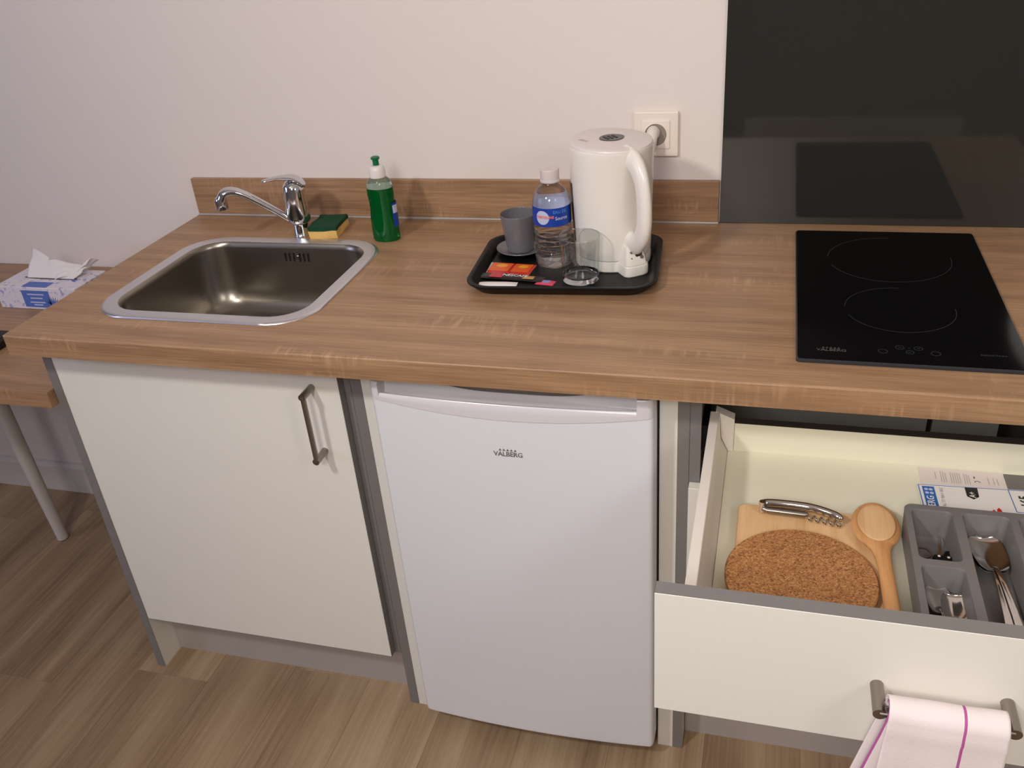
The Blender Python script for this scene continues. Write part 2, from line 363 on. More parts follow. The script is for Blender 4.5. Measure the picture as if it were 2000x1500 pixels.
# ------------------------------------------------------------------ setting
XL, XR, YF, ZC = -2.0, 2.6, -3.0, 2.45
fl = struct('floor', box(XL, XR, YF, 0, -0.06, -0.004), 'floor_base')
pw, pl_ = 0.178, 1.22; x = XL; i = 0; cache = {}
while x < XR - 1e-6:
    x1 = min(x + pw, XR); y = -(((i * 0.47 + 0.31) % 1.0) * pl_); segs = []; y1 = 0.0
    while y1 > YF + 1e-6:
        y0 = max(y, YF)
        if y1 - y0 > 0.02: segs.append((y0, y1))
        y1 = y0; y -= pl_
    for (a, b) in segs:
        key = (round(x1 - x, 4), round(b - a, 4))
        if key not in cache:
            o = obj('plank', box(0, key[0] - 0.0004, 0, key[1] - 0.0004, -0.004, 0), 'plank', fl, loc=(0, 0, 0), smooth=0); cache[key] = o.data
        else:
            o = bpy.data.objects.new('plank', cache[key]); COL.objects.link(o); o.parent = fl
        o.location = (x, a, 0)
    x = x1; i += 1
struct('wall_back', box(XL, XR, 0, 0.1, 0, ZC), 'wall', smooth=0)
wl_ = struct('wall_left', box(XL - 0.1, XL, YF, 0, 0, ZC), 'wall_room', smooth=0)
struct('wall_right', box(XR, XR + 0.1, YF, 0, 0, ZC), 'wall_room', smooth=0)
struct('wall_front', box(XL, XR, YF - 0.1, YF, 0, ZC), 'wall_room', smooth=0)
struct('ceiling', box(XL, XR, YF, 0, ZC, ZC + 0.1), 'ceiling', smooth=0)
w1 = struct('window_1', box(XL, XL + 0.03, -2.4, -1.0, 0.8, 2.1), 'window_frame', smooth=0)
for a, b in ((-2.35, -1.73), (-1.67, -1.05)): obj('pane', box(XL + 0.03, XL + 0.034, a, b, 0.86, 2.04), 'window', w1, smooth=0)
bb = bmesh.new()
prof = [(0, 0), (-0.013, 0), (-0.013, 0.085), (-0.008, 0.097), (0, 0.1)]
loft([[Vector((xx, p[0] - 0.0002, p[1])) for p in prof] for xx in (XL, -0.006)], True, True, True, bb)
loft([[Vector((xx, p[0] - 0.0002, p[1])) for p in prof] for xx in (1.782, XR)], True, True, True, bb)
struct('baseboard_back', bb, 'base', smooth=20)

# ------------------------------------------------------------------ worktop, upstand, glass splashback
XE = 1.80
SX, SY, SHX, SHY, SR = 0.3125, -0.347, 0.219, 0.196, 0.085      # sink outer rim
bm = bmesh.new()
outer = [Vector(p) for p in ((0, -0.63, H), (XE, -0.63, H), (XE, -0.001, H), (0, -0.001, H))]
hole = rrect(SX, SY, SHX - 0.015, SHY - 0.015, SR - 0.015, H)
for lp in (outer, hole):
    vs = [bm.verts.new(p) for p in lp]
    for k in range(len(vs)): bm.edges.new((vs[k], vs[(k + 1) % len(vs)]))
bmesh.ops.triangle_fill(bm, use_beauty=True, use_dissolve=False, edges=bm.edges[:])
r = bmesh.ops.extrude_face_region(bm, geom=bm.faces[:])
bmesh.ops.translate(bm, verts=[v for v in r['geom'] if isinstance(v, bmesh.types.BMVert)], vec=(0, 0, -0.038))
ed = [e for e in bm.edges if all(abs(v.co.y + 0.63) < 1e-6 for v in e.verts) and all(abs(v.co.z - H) < 1e-6 for v in e.verts)]
bmesh.ops.bevel(bm, geom=ed, offset=0.004, segments=4, affect='EDGES', profile=0.5)
wt = thing('kitchen_worktop', 'long light oak laminate kitchen worktop with sink and hob set in', 'worktop', (0, -0.315, ZB))
obj('worktop_board', bm, 'oak', wt, smooth=25)
obj('end_edge', box(-0.0012, 0.0, -0.6285, -0.0015, ZB + 0.001, H - 0.001), 'oak_edge', wt, smooth=0)
us = thing('wall_upstand', 'low oak laminate upstand strip along the white wall behind the worktop', 'upstand', (0.58, -0.006, H))
obj('upstand_board', box(0, 1.163, -0.0125, -0.0005, H + 0.004, H + 0.084, 0.0012), 'oak', us)
obj('seal_strip', box(0.0005, 1.164, -0.0165, -0.0005, H + 0.0002, H + 0.004, 0.0008), 'seal', us)['label'] = 'silvery seal strip along the foot of the upstand'
sb = tag(obj('glass_splashback', box(1.1655, 1.80, -0.0068, -0.0005, H + 0.0004, 1.62, 0.0008), 'glass_panel', loc=(1.7, -0.003, H)), 'tall glossy dark grey glass splashback behind the hob', 'splashback')

# ------------------------------------------------------------------ sink
sk = thing('kitchen_sink', 'brushed steel inset sink with rounded corners in the oak worktop', 'sink', (SX, SY, 0.72))
L = [rrect(SX, SY, SHX, SHY, SR, H + 0.0004), rrect(SX, SY, SHX - 0.001, SHY - 0.001, SR, H + 0.003), rrect(SX, SY, SHX - 0.006, SHY - 0.006, SR - 0.005, H + 0.0045),
     rrect(SX, SY, SHX - 0.026, SHY - 0.028, SR - 0.022, H + 0.003)]
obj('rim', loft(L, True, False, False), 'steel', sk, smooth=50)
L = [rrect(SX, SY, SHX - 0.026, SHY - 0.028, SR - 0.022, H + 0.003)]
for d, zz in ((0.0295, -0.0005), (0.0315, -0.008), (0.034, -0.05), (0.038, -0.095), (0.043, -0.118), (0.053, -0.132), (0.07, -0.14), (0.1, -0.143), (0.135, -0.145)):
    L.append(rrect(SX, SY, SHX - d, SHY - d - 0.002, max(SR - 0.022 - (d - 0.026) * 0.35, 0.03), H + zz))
bl = obj('basin', loft(L, True, False, True), 'shaded_basin_steel', sk, smooth=60)
for k in range(6):
    xx = 0.305 + k * 0.0095 + (0.004 if k > 2 else 0)
    obj('overflow_slot', box(xx, xx + 0.0035, -0.1868, -0.184, H - 0.034, H - 0.016), 'ink_black', bl, smooth=0)
obj('overflow_screw', tube([(0.3335, -0.1885, H - 0.025), (0.3335, -0.184, H - 0.025)], 0.0038), 'chrome', bl)
obj('drain', lathe([(0.035, 0), (0.035, 0.0015), (0.028, 0.002), (0.024, -0.0005)], (SX, SY, H - 0.145)), 'chrome', sk)

# ------------------------------------------------------------------ faucet
fx, fy = 0.3215, -0.128
fa = thing('mixer_tap', 'chrome single-lever mixer tap behind the sink, spout swung to one side', 'tap', (fx, fy, H))
obj('base_column', lathe([(0.0178, 0), (0.0178, 0.003), (0.0165, 0.005), (0.0155, 0.022), (0.017, 0.03)], (fx, fy, H)), 'chrome', fa)
obj('tap_body', lathe([(0.0185, 0.029), (0.0235, 0.034), (0.0245, 0.045), (0.024, 0.07), (0.0225, 0.098), (0.0205, 0.108), (0.014, 0.116), (0.004, 0.119)], (fx, fy, H)), 'chrome', fa)
sp = spline([(fx - 0.010, fy - 0.005, H + 0.032), (0.282, -0.150, H + 0.062), (0.245, -0.171, H + 0.096), (0.222, -0.185, H + 0.112), (0.205, -0.195, H + 0.112), (0.197, -0.2, H + 0.100)], 6)
spt = obj('spout', tube(sp, [0.0092 + 0.0040 * k / (len(sp) - 1) for k in range(len(sp))], 16, flat=(1.1, 0.75)), 'chrome', fa)
obj('aerator', lathe([(0.0115, 0.0), (0.0128, 0.002), (0.0128, 0.02), (0.009, 0.025)], (0.196, -0.2, H + 0.08)), 'chrome', spt)
lv = spline([(fx + 0.02, fy + 0.012, H + 0.104), (fx + 0.006, fy + 0.004, H + 0.121), (fx - 0.02, fy - 0.01, H + 0.126), (0.288, -0.148, H + 0.1265), (0.27, -0.156, H + 0.124)], 6)
obj('lever', tube(lv, [0.011, 0.015, 0.017, 0.0185, 0.019, 0.019, 0.0185, 0.018, 0.017, 0.016, 0.0145, 0.013, 0.012, 0.011, 0.0105, 0.01, 0.0095, 0.009, 0.0085, 0.008, 0.0078, 0.0076, 0.0074, 0.0072, 0.006], 16, flat=(1, 0.38)), 'chrome', fa)

# ------------------------------------------------------------------ sponge and soap
def wobbly_box(cx, cy, hx, hy, z0, z1, rot, amp, seed):
    bm = bmesh.new(); bmesh.ops.create_cube(bm, size=2); bmesh.ops.subdivide_edges(bm, edges=bm.edges[:], cuts=6, use_grid_fill=True)
    for v in bm.verts:
        p = Vector((v.co.x * hx, v.co.y * hy, 0)); q = noise.noise_vector(Vector((v.co.x * 1.7 + seed, v.co.y * 1.7, v.co.z * .5))) * amp
        p = Vector((p.x + q.x, p.y + q.y, 0)); c, s = math.cos(rot), math.sin(rot)
        v.co = Vector((cx + p.x * c - p.y * s, cy + p.x * s + p.y * c, z0 + (v.co.z + 1) / 2 * (z1 - z0) + (q.z * 0.5 if v.co.z > 0 else 0)))
    return bm
sg = thing('cleaning_sponge', 'yellow sponge with a dark green scouring pad next to the tap', 'sponge', (0.3715, -0.103, H))
obj('foam', wobbly_box(0.3725, -0.104, 0.0295, 0.0395, H, H + 0.016, 0.12, 0.003, 1.0), 'sponge_y', sg)
obj('scouring_pad', wobbly_box(0.3725, -0.104, 0.03, 0.04, H + 0.0165, H + 0.0245, 0.12, 0.003, 1.0), 'sponge_g', sg)

gx, gy = 0.516, -0.135
gb = thing('dish_soap_bottle', 'squeeze bottle of green dish soap with a white cap by the upstand', 'soap bottle', (gx, gy, H))
obj('liquid', lathe([(0.0265, 0.0005), (0.0285, 0.004), (0.0288, 0.03), (0.0275, 0.05), (0.0255, 0.066), (0.0262, 0.082), (0.0275, 0.095), (0.027, 0.108)], (gx, gy, H), 40, 1.0, 0.72), 'soap', gb)
obj('clear_shoulder', lathe([(0.0268, 0.1085), (0.0255, 0.116), (0.0215, 0.124), (0.0165, 0.1285)], (gx, gy, H), 40, 1.0, 0.8), 'soap_clear', gb)['label'] = 'empty clear shoulder above the soap'
obj('cap', lathe([(0.0162, 0.129), (0.0165, 0.131), (0.0158, 0.143), (0.0135, 0.149), (0.009, 0.152)], (gx, gy, H)), 'soap_cap', gb)
obj('nozzle', lathe([(0.006, 0.1522), (0.006, 0.162), (0.0085, 0.164), (0.0088, 0.167), (0.0065, 0.1685)], (gx, gy, H)), 'soap_green', gb)
# curved label on the side facing away from the sink
def wrap(cx, cy, rx, ry, a0, a1, z0, z1, n=10, t=0.0004):
    bm = bmesh.new(); A = []
    for i in range(n + 1):
        a = a0 + (a1 - a0) * i / n; c, s = math.cos(a), math.sin(a)
        A.append([Vector((cx + rx * c, cy + ry * s, z0)), Vector((cx + (rx + t) * c, cy + (ry + t) * s, z0)), Vector((cx + (rx + t) * c, cy + (ry + t) * s, z1)), Vector((cx + rx * c, cy + ry * s, z1))])
    return loft(A, True, True, True, bm)
lb = obj('label', wrap(gx, gy, 0.0292, 0.0215, -0.55, 0.9, H + 0.03, H + 0.078), 'label_blue', gb)
obj('label_crest', wrap(gx, gy, 0.0297, 0.022, -0.5, 0.1, H + 0.058, H + 0.074), 'label_white', lb)

# ------------------------------------------------------------------ tray and what stands on it
TR = math.radians(4); tcx, tcy = 0.917, -0.2585
def trl(u, v, z=0.0):      # tray coordinates to world
    return Vector((tcx + u * math.cos(TR) - v * math.sin(TR), tcy + u * math.sin(TR) + v * math.cos(TR), H + z))
hx, hy = 0.164, 0.130
L = [rrect(tcx, tcy, hx - 0.016, hy - 0.016, 0.035, H + 0.0002, rot=TR), rrect(tcx, tcy, hx - 0.004, hy - 0.004, 0.042, H + 0.013, rot=TR), rrect(tcx, tcy, hx, hy, 0.045, H + 0.0165, rot=TR),
     rrect(tcx, tcy, hx, hy, 0.045, H + 0.0185, rot=TR), rrect(tcx, tcy, hx - 0.003, hy - 0.003, 0.043, H + 0.0195, rot=TR), rrect(tcx, tcy, hx - 0.009, hy - 0.009, 0.038, H + 0.0185, rot=TR),
     rrect(tcx, tcy, hx - 0.018, hy - 0.018, 0.034, H + 0.0045, rot=TR), rrect(tcx, tcy, hx - 0.022, hy - 0.022, 0.03, H + 0.003, rot=TR)]
tag(obj('serving_tray', loft(L), 'black', loc=(tcx, tcy, H), smooth=50), 'black plastic serving tray with raised rim holding kettle and cup', 'tray')
ZT = H + 0.0032

def solid_lathe(outer, inner, c, seg=48, sx=1, sy=1): return lathe(outer + inner, c, seg, sx, sy)
tag(obj('saucer', solid_lathe([(0.026, 0.0), (0.029, 0.001), (0.042, 0.007), (0.0465, 0.0105)], [(0.046, 0.0115), (0.041, 0.0095), (0.029, 0.0045), (0.001, 0.004)], (0.8135, -0.192, ZT)), 'cup', loc=(0.8135, -0.192, ZT)),
    'small round grey saucer under the grey cup', 'saucer')
cz = ZT + 0.0046
tag(obj('tea_cup', solid_lathe([(0.022, 0), (0.0245, 0.001), (0.027, 0.012), (0.031, 0.044), (0.0342, 0.070)], [(0.0335, 0.0712), (0.0325, 0.070), (0.0292, 0.042), (0.025, 0.012), (0.001, 0.006)], (0.812, -0.190, cz)), 'cup', loc=(0.812, -0.190, cz)),
    'grey ceramic cup without handle standing on its saucer', 'cup')

wx, wy = 0.8885, -0.2405
wb = thing('water_bottle', 'small clear plastic water bottle with a blue label on the tray', 'bottle', (wx, wy, ZT))
pr = [(0.022, 0.0), (0.029, 0.001), (0.0325, 0.006), (0.0335, 0.014)]
z = 0.018
while z < 0.070:
    k = (z - 0.018) / 0.009
    pr.append((0.0318 + 0.0017 * math.cos(2 * PI * k), z)); z += 0.0015
pr += [(0.0336, 0.071), (0.0336, 0.107), (0.0336, 0.112), (0.0333, 0.118), (0.0315, 0.126), (0.0275, 0.134), (0.0215, 0.142), (0.0155, 0.147), (0.0135, 0.150), (0.0135, 0.152)]
bt = bmesh.new(); seg = 56
loops = []
for r_, zz in pr:
    lp = []
    for k in range(seg):
        a = 2 * PI * k / seg; rr = r_
        if 0.016 < zz < 0.07: rr += 0.0010 * math.sin(6 * a + zz * 300)
        if zz < 0.004: rr += 0.0012 * math.cos(5 * a)
        lp.append(Vector((wx + rr * math.cos(a), wy + rr * math.sin(a), ZT + zz)))
    loops.append(lp)
obj('bottle_body', loft(loops, True, True, True, bt), 'pet', wb, smooth=70)
cp = bmesh.new(); loops = []
for r_, zz in ((0.0172, 0.1525), (0.0172, 0.1555), (0.016, 0.156), (0.0162, 0.1725), (0.0152, 0.174)):
    loops.append([Vector((wx + (r_ + (0.0004 if k % 2 else 0) * (0.1555 < zz < 0.173)) * math.cos(2 * PI * k / 72), wy + (r_ + (0.0004 if k % 2 else 0) * (0.1555 < zz < 0.173)) * math.sin(2 * PI * k / 72), ZT + zz)) for k in range(72)])
obj('screw_cap', loft(loops, True, True, True, cp), 'cap', wb)
lb = obj('label', wrap(wx, wy, 0.0337, 0.0337, -PI, PI * 0.98, ZT + 0.080, ZT + 0.113, 96), ['label_blue', 'label_white'], wb)
for p in lb.data.polygons:      # the inside of the label is plain
    q_ = p.center + WL[lb.name] - Vector((wx, wy, 0))
    if p.normal.x * q_.x + p.normal.y * q_.y < -0.01: p.material_index = 1
# print on the label: round emblem, orange name, white lettering
def on_cyl(bm, cx, cy, r, ang0, zc):
    for v in bm.verts:
        a = ang0 + v.co.x / r; rr = r + v.co.z
        v.co = Vector((cx + rr * math.cos(a), cy + rr * math.sin(a), zc + v.co.y))
    return bm
em = loft([[Vector((r_ * math.cos(2 * PI * k / 28), r_ * math.sin(2 * PI * k / 28), 0.0002)) for k in range(28)] for r_ in (0.0125, 0.0095, 0.0065, 0.0035, 0.001)], True, False, True)
cam_a = math.atan2(CP.y - wy, CP.x - wx)
obj('emblem', on_cyl(em, wx, wy, 0.0342, cam_a - 0.52, ZT + 0.0965), 'label_white', lb)
def flat_text(s, size, bold=0.0): return text_bm(s, size, (0, 0, 0), (1, 0, 0), (0, 1, 0), 0.00025, bold)
obj('lettering', on_cyl(flat_text('CRISTALINE', 0.0062, 0.0002), wx, wy, 0.0346, cam_a - 0.38, ZT + 0.0975), 'label_orange', lb)
obj('lettering', on_cyl(flat_text('EAU DE', 0.0075, 0.0002), wx, wy, 0.0343, cam_a + 0.42, ZT + 0.106), 'label_sky', lb)
obj('lettering', on_cyl(flat_text('Source', 0.0085, 0.0001), wx, wy, 0.0343, cam_a + 0.5, ZT + 0.0945), 'label_white', lb)

dx, dy = 0.9515, -0.3105
gl = thing('drinking_glass', 'clear drinking glass with a thick base in front of the kettle', 'glass', (dx, dy, ZT))
obj('glass_wall', lathe([(0.0318, 0.0125), (0.0325, 0.03), (0.0338, 0.055), (0.0350, 0.0795), (0.0347, 0.0802), (0.0343, 0.0795), (0.0330, 0.055), (0.0317, 0.03), (0.031, 0.0125)], (dx, dy, ZT), 64, cap0=False, cap1=False), 'thin_glass', gl, smooth=60)
tr_ = ring(dx, dy, ZT + 0.0795, 0.0346, 0.0012, 0.001, 64)
obj('glass_rim', tr_, 'glass', gl)
obj('glass_base', lathe([(0.029, 0), (0.031, 0.001), (0.0317, 0.0122), (0.031, 0.0124), (0.0305, 0.0115), (0.024, 0.0085), (0.012, 0.0095), (0.001, 0.010)], (dx, dy, ZT), 64), 'glass', gl, smooth=60)

# kettle ------------------------------------------------------------
kx, ky = 0.9915, -0.213; KD = Vector((0.60, -0.80, 0)); KS = Vector((-KD.y, KD.x, 0))
kt = thing('electric_kettle', 'white plastic electric kettle with tall curved handle on the tray', 'kettle', (kx, ky, ZT))
def kl(a_, r, z, back=0.0, front=0.0):
    """kettle ring: angle 0 = handle side"""
    c, s = math.cos(a_), math.sin(a_)
    rr = r + back * max(0, -c) ** 6 + front * max(0, c) ** 4
    return Vector((kx, ky, 0)) + KD * (rr * c) + KS * (rr * s) + Vector((0, 0, ZT + z))
def kring(r, z, back=0.0, front=0.0, n=56): return [kl(2 * PI * k / n, r, z, back, front) for k in range(n)]
obj('base_ring', loft([kring(0.0655, 0.0), kring(0.0672, 0.002), kring(0.0672, 0.017), kring(0.0665, 0.0195)]), 'kettle', kt)
body = [kring(0.0655, 0.0205), kring(0.0672, 0.0225), kring(0.0682, 0.05, 0, 0.002), kring(0.0698, 0.1, 0.002, 0.002), kring(0.0715, 0.155, 0.005, 0.003), kring(0.0725, 0.19, 0.010, 0.006), kring(0.0725, 0.207, 0.015, 0.010), kring(0.071, 0.2125, 0.016, 0.011)]
obj('kettle_body', loft(body), 'kettle', kt)
lid = obj('lid', loft([kring(0.0705, 0.2127, 0.0155, 0.0105), kring(0.0695, 0.2155, 0.015, 0.010), kring(0.064, 0.218, 0.013, 0.006), kring(0.03, 0.2195), kring(0.002, 0.220)]), 'kettle_lid', kt)
def kp(s, t, z): return Vector((kx, ky, ZT + z)) + KD * s + KS * t
bd = bmesh.new(); pts = []
for k in range(24):
    a = 2 * PI * k / 24; pts.append((0.021 * math.copysign(abs(math.cos(a)) ** 1.1, math.cos(a)), 0.022 * math.copysign(abs(math.sin(a)) ** 1.1, math.sin(a))))
loft([[kp(s + 0.004, t, 0.2185) for s, t in pts], [kp(s + 0.004, t, 0.2208) for s, t in pts]], True, True, True, bd)
lt = obj('lid_latch', bd, 'smoke', lid); lt['label'] = 'dark lid latch'
for q in (-0.012, -0.004, 0.004):
    obj('latch_rib', prism([kp(-0.006, q, 0.2208), kp(0.012, q, 0.2208), kp(0.012, q + 0.004, 0.2208), kp(-0.006, q + 0.004, 0.2208)], (0, 0, 0.0007)), 'gasket', lt, smooth=0)
for q in range(2):
    a_ = Vector((0.941, -0.222, ZT + 0.2185)) + Vector((-0.66, -0.75, 0)) * q * 0.004; e1 = Vector((0.75, -0.66, 0)); e2 = Vector((0.66, 0.75, 0))
    obj('lid_print', prism([a_, a_ + e1 * 0.022, a_ + e1 * 0.022 + e2 * 0.0022, a_ + e2 * 0.0022], (0, 0, 0.0006)), 'lid_print', lid, smooth=0)
hp = spline([kp(0.056, 0, 0.1985), kp(0.086, 0, 0.194), kp(0.106, 0, 0.173), kp(0.115, 0, 0.138), kp(0.115, 0, 0.10), kp(0.104, 0, 0.072), kp(0.084, 0, 0.056), kp(0.060, 0, 0.054)], 6)
n = len(hp); hr = []
for k in range(n):
    t = k / (n - 1); hr.append(0.0135 + 0.004 * max(0, 1 - t * 3) + 0.004 * max(0, t * 4 - 3))
obj('handle', tube(hp, hr, 18, flat=(1.25, 0.82), up=KS), 'kettle', kt)
ft = bmesh.new()
def footloop(z, d0, d1, w):
    return [kp(d0, -w, z), kp(d1 - 0.008, -w, z), kp(d1 - 0.002, -w * 0.8, z), kp(d1, -w * 0.4, z), kp(d1, w * 0.4, z), kp(d1 - 0.002, w * 0.8, z), kp(d1 - 0.008, w, z), kp(d0, w, z)]
obj('switch_housing', loft([footloop(0.0195, 0.05, 0.093, 0.021), footloop(0.03, 0.05, 0.0905, 0.020), footloop(0.05, 0.05, 0.084, 0.0165)]), 'kettle', kt)
obj('base_foot', loft([footloop(0.0, 0.05, 0.094, 0.0225), footloop(0.0025, 0.05, 0.0955, 0.023), footloop(0.0165, 0.05, 0.0955, 0.023), footloop(0.0188, 0.05, 0.094, 0.0225)]), 'kettle', kt)
sw = obj('switch', tube([kp(0.083, 0.003, 0.0405), kp(0.0905, 0.003, 0.0385)], 0.0062, 16), 'nickel', kt); sw['label'] = 'grey rocker switch'
obj('switch_knob', tube([kp(0.086, 0.0085, 0.034), kp(0.0925, 0.0085, 0.0325)], 0.003, 12), 'grey_print', sw)
obj('switch_mark', tube([kp(0.084, -0.010, 0.0425), kp(0.0890, -0.010, 0.042)], 0.0016, 10), 'grey_print', kt)
obj('switch_mark', tube([kp(0.085, -0.010, 0.033), kp(0.0907, -0.010, 0.0325)], 0.001, 8), 'grey_print', kt)
# dark water gauge low on the side away from the socket
gw = bmesh.new(); A = []
for zz, rr in ((0.045, 0.0682), (0.075, 0.0692), (0.11, 0.0704), (0.15, 0.0716)):
    row = []
    for a in (-1.72, -1.80, -1.88, -1.96):
        row.append((kl(a, rr - 0.001, zz), kl(a, rr + 0.0012, zz)))
    A.append([p[1] for p in row] + [p[0] for p in row[::-1]])
obj('water_gauge', loft(A, True, True, True, gw), 'smoke', kt)['label'] = 'narrow dark water gauge'

# sachets on the tray ------------------------------------------------
def pillow(c, hx_, hy_, h, rot, z, n=8):
    bm = bmesh.new(); g = []
    for s in (1, -1):
        rows = []
        for i in range(n + 1):
            row = []
            for j in range(n + 1):
                u, v = i / n * 2 - 1, j / n * 2 - 1
                zz = h * (1 - u ** 4) * (1 - v ** 4) * (1 if s > 0 else 0.0) + (0.0004 if s > 0 else 0)
                X, Y = u * hx_, v * hy_
                row.append(bm.verts.new((c[0] + X * math.cos(rot) - Y * math.sin(rot), c[1] + X * math.sin(rot) + Y * math.cos(rot), z + zz)))
            rows.append(row)
        g.append(rows)
        for i in range(n):
            for j in range(n): bm.faces.new((rows[i][j], rows[i + 1][j], rows[i + 1][j + 1], rows[i][j + 1]))
    for i in range(n):
        for (a, b) in (((i, 0), (i + 1, 0)), ((i, n), (i + 1, n)), ((0, i), (0, i + 1)), ((n, i), (n, i + 1))):
            bm.faces.new((g[0][a[0]][a[1]], g[0][b[0]][b[1]], g[1][b[0]][b[1]], g[1][a[0]][a[1]]))
    return bm
def tea(c, w, lab, foil):
    t = thing('tea_sachet', lab, 'sachet', (c[0], c[1], ZT), 'red tea sachets on the tray')
    ro = math.radians(-4)
    obj('sachet_envelope', pillow(c, w, 0.034, 0.0022, ro, ZT), 'tea_red', t)
    obj('orange_print', pillow((c[0] - 0.0012, c[1] + 0.012), w * 0.9, 0.018, 0.0005, ro, ZT + 0.0022), 'tea_orange', t)
    e = bmesh.new(); pts = [(c[0] + w * 0.5 * math.cos(2 * PI * k / 20), c[1] + 0.017 + 0.007 * math.sin(2 * PI * k / 20)) for k in range(20)]
    obj('yellow_oval', loft([[Vector((p[0], p[1], ZT + 0.0025)) for p in pts], [Vector((p[0], p[1], ZT + 0.0032)) for p in pts]], bm=e), 'tea_yellow', t)
    if foil: obj('foil_edge', box(c[0] - w - 0.006, c[0] - w, c[1] - 0.032, c[1] + 0.036, ZT, ZT + 0.0008), 'foil', t, smooth=0)['label'] = 'silvery crimped edge'
tea((0.797, -0.285), 0.0215, 'red and orange tea sachet with a silvery edge lying by the tray rim', True)
tea((0.838, -0.288), 0.0185, 'red and orange tea sachet lying between its twin and the water bottle', False)
cs = thing('coffee_stick', 'slim black and red instant coffee stick across the tea sachets', 'coffee stick', (0.835, -0.321, ZT))
ca = math.radians(-5)
def csp(s, t, z): return Vector((0.826 + s * math.cos(ca) - t * math.sin(ca), -0.320 + s * math.sin(ca) + t * math.cos(ca), ZT + z))
obj('stick_wrapper', pillow((0.826, -0.320), 0.062, 0.0115, 0.0034, ca, ZT + 0.003), 'stick_black', cs)
obj('red_band', pillow(csp(-0.024, 0.001, 0)[:2], 0.012, 0.0116, 0.0006, ca, ZT + 0.0062), 'stick_red', cs)
obj('gold_print', pillow(csp(0.036, -0.003, 0)[:2], 0.010, 0.006, 0.0005, ca, ZT + 0.0062), 'gold', cs)
obj('lettering', text_bm('NESCAFE', 0.0115, csp(0.010, 0.001, 0.0068), (math.cos(ca), math.sin(ca), 0), (-math.sin(ca), math.cos(ca), 0), 0.0003, 0.0002), 'white_print', cs, smooth=0)
sp_ = thing('sugar_packet', 'small pink and blue sugar packet at the end of the coffee stick', 'packet', (0.893, -0.332, ZT))
obj('packet_envelope', pillow((0.893, -0.332), 0.0165, 0.0095, 0.003, math.radians(-8), ZT), 'pod_pink', sp_)
obj('blue_print', pillow((0.895, -0.333), 0.0065, 0.0055, 0.0005, math.radians(-8), ZT + 0.0029), 'pod_blue', sp_)
tag(obj('paper_sachet', pillow((0.808, -0.3455), 0.037, 0.0085, 0.0028, math.radians(4), ZT), 'white_print', loc=(0.808, -0.3455, ZT)), 'narrow white paper sachet lying along the tray rim', 'sachet')

# ------------------------------------------------------------------ socket and plug
so = thing('wall_socket', 'white square wall socket behind the kettle', 'socket', (1.0415, 0, 1.04))
pc = (1.0415, 1.0405)
obj('cover_plate', box(pc[0] - 0.0425, pc[0] + 0.0425, -0.0095, -0.0005, pc[1] - 0.0425, pc[1] + 0.0425, 0.003, 3), 'socket', so)
ins = bmesh.new(); n = 40
def sqr(k, h):
    a = 2 * PI * k / n; c, s = math.cos(a), math.sin(a); m_ = max(abs(c), abs(s)); return c / m_ * h, s / m_ * h
loops = []
for (h, y, circ) in ((0.0265, -0.0097, 0), (0.0265, -0.0115, 0), (0.0255, -0.012, 0), (0.0205, -0.012, 1), (0.0195, -0.002, 1)):
    lp = []
    for k in range(n):
        a = 2 * PI * k / n
        u, w = (h * math.cos(a), h * math.sin(a)) if circ else sqr(k, h)
        lp.append(Vector((pc[0] + u, y, pc[1] + w)))
    loops.append(lp)
loft(loops[:4], True, False, False, ins)
io = obj('insert', ins, 'socket', so, smooth=30)
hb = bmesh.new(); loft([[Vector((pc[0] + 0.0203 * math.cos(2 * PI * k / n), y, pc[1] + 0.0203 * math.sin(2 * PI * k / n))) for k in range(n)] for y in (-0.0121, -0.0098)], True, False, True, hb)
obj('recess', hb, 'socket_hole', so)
pgt = thing('power_cord', 'white plug and cord of the kettle in the wall socket', 'power cord', (pc[0] - 0.006, -0.03, 0.99))
pb = spline([(pc[0] - 0.004, -0.0125, pc[1] + 0.004), (pc[0] - 0.004, -0.030, pc[1] + 0.003), (pc[0] - 0.004, -0.038, pc[1] - 0.008), (pc[0] - 0.0035, -0.04, pc[1] - 0.026)], 6)
obj('plug', tube(pb, [0.0125, 0.0125, 0.012, 0.0115, 0.011, 0.0105, 0.0103, 0.010, 0.010, 0.0098, 0.0096, 0.0094, 0.009, 0.0085, 0.008, 0.0075, 0.007, 0.0065, 0.0055], 14, flat=(1.05, 1.1)), 'cable', pgt)
obj('strain_relief', tube([(pc[0] - 0.0035, -0.04, pc[1] - 0.0265), (pc[0] - 0.003, -0.0405, pc[1] - 0.042)], [0.0045, 0.003], 10), 'nickel', pgt)
obj('cable', tube(spline([(pc[0] - 0.003, -0.0405, pc[1] - 0.042), (pc[0] - 0.003, -0.045, 0.96), (pc[0] - 0.01, -0.07, 0.912), (pc[0] - 0.02, -0.11, 0.892), (pc[0] - 0.022, -0.14, 0.8885)], 8), 0.003, 8), 'cable', pgt)

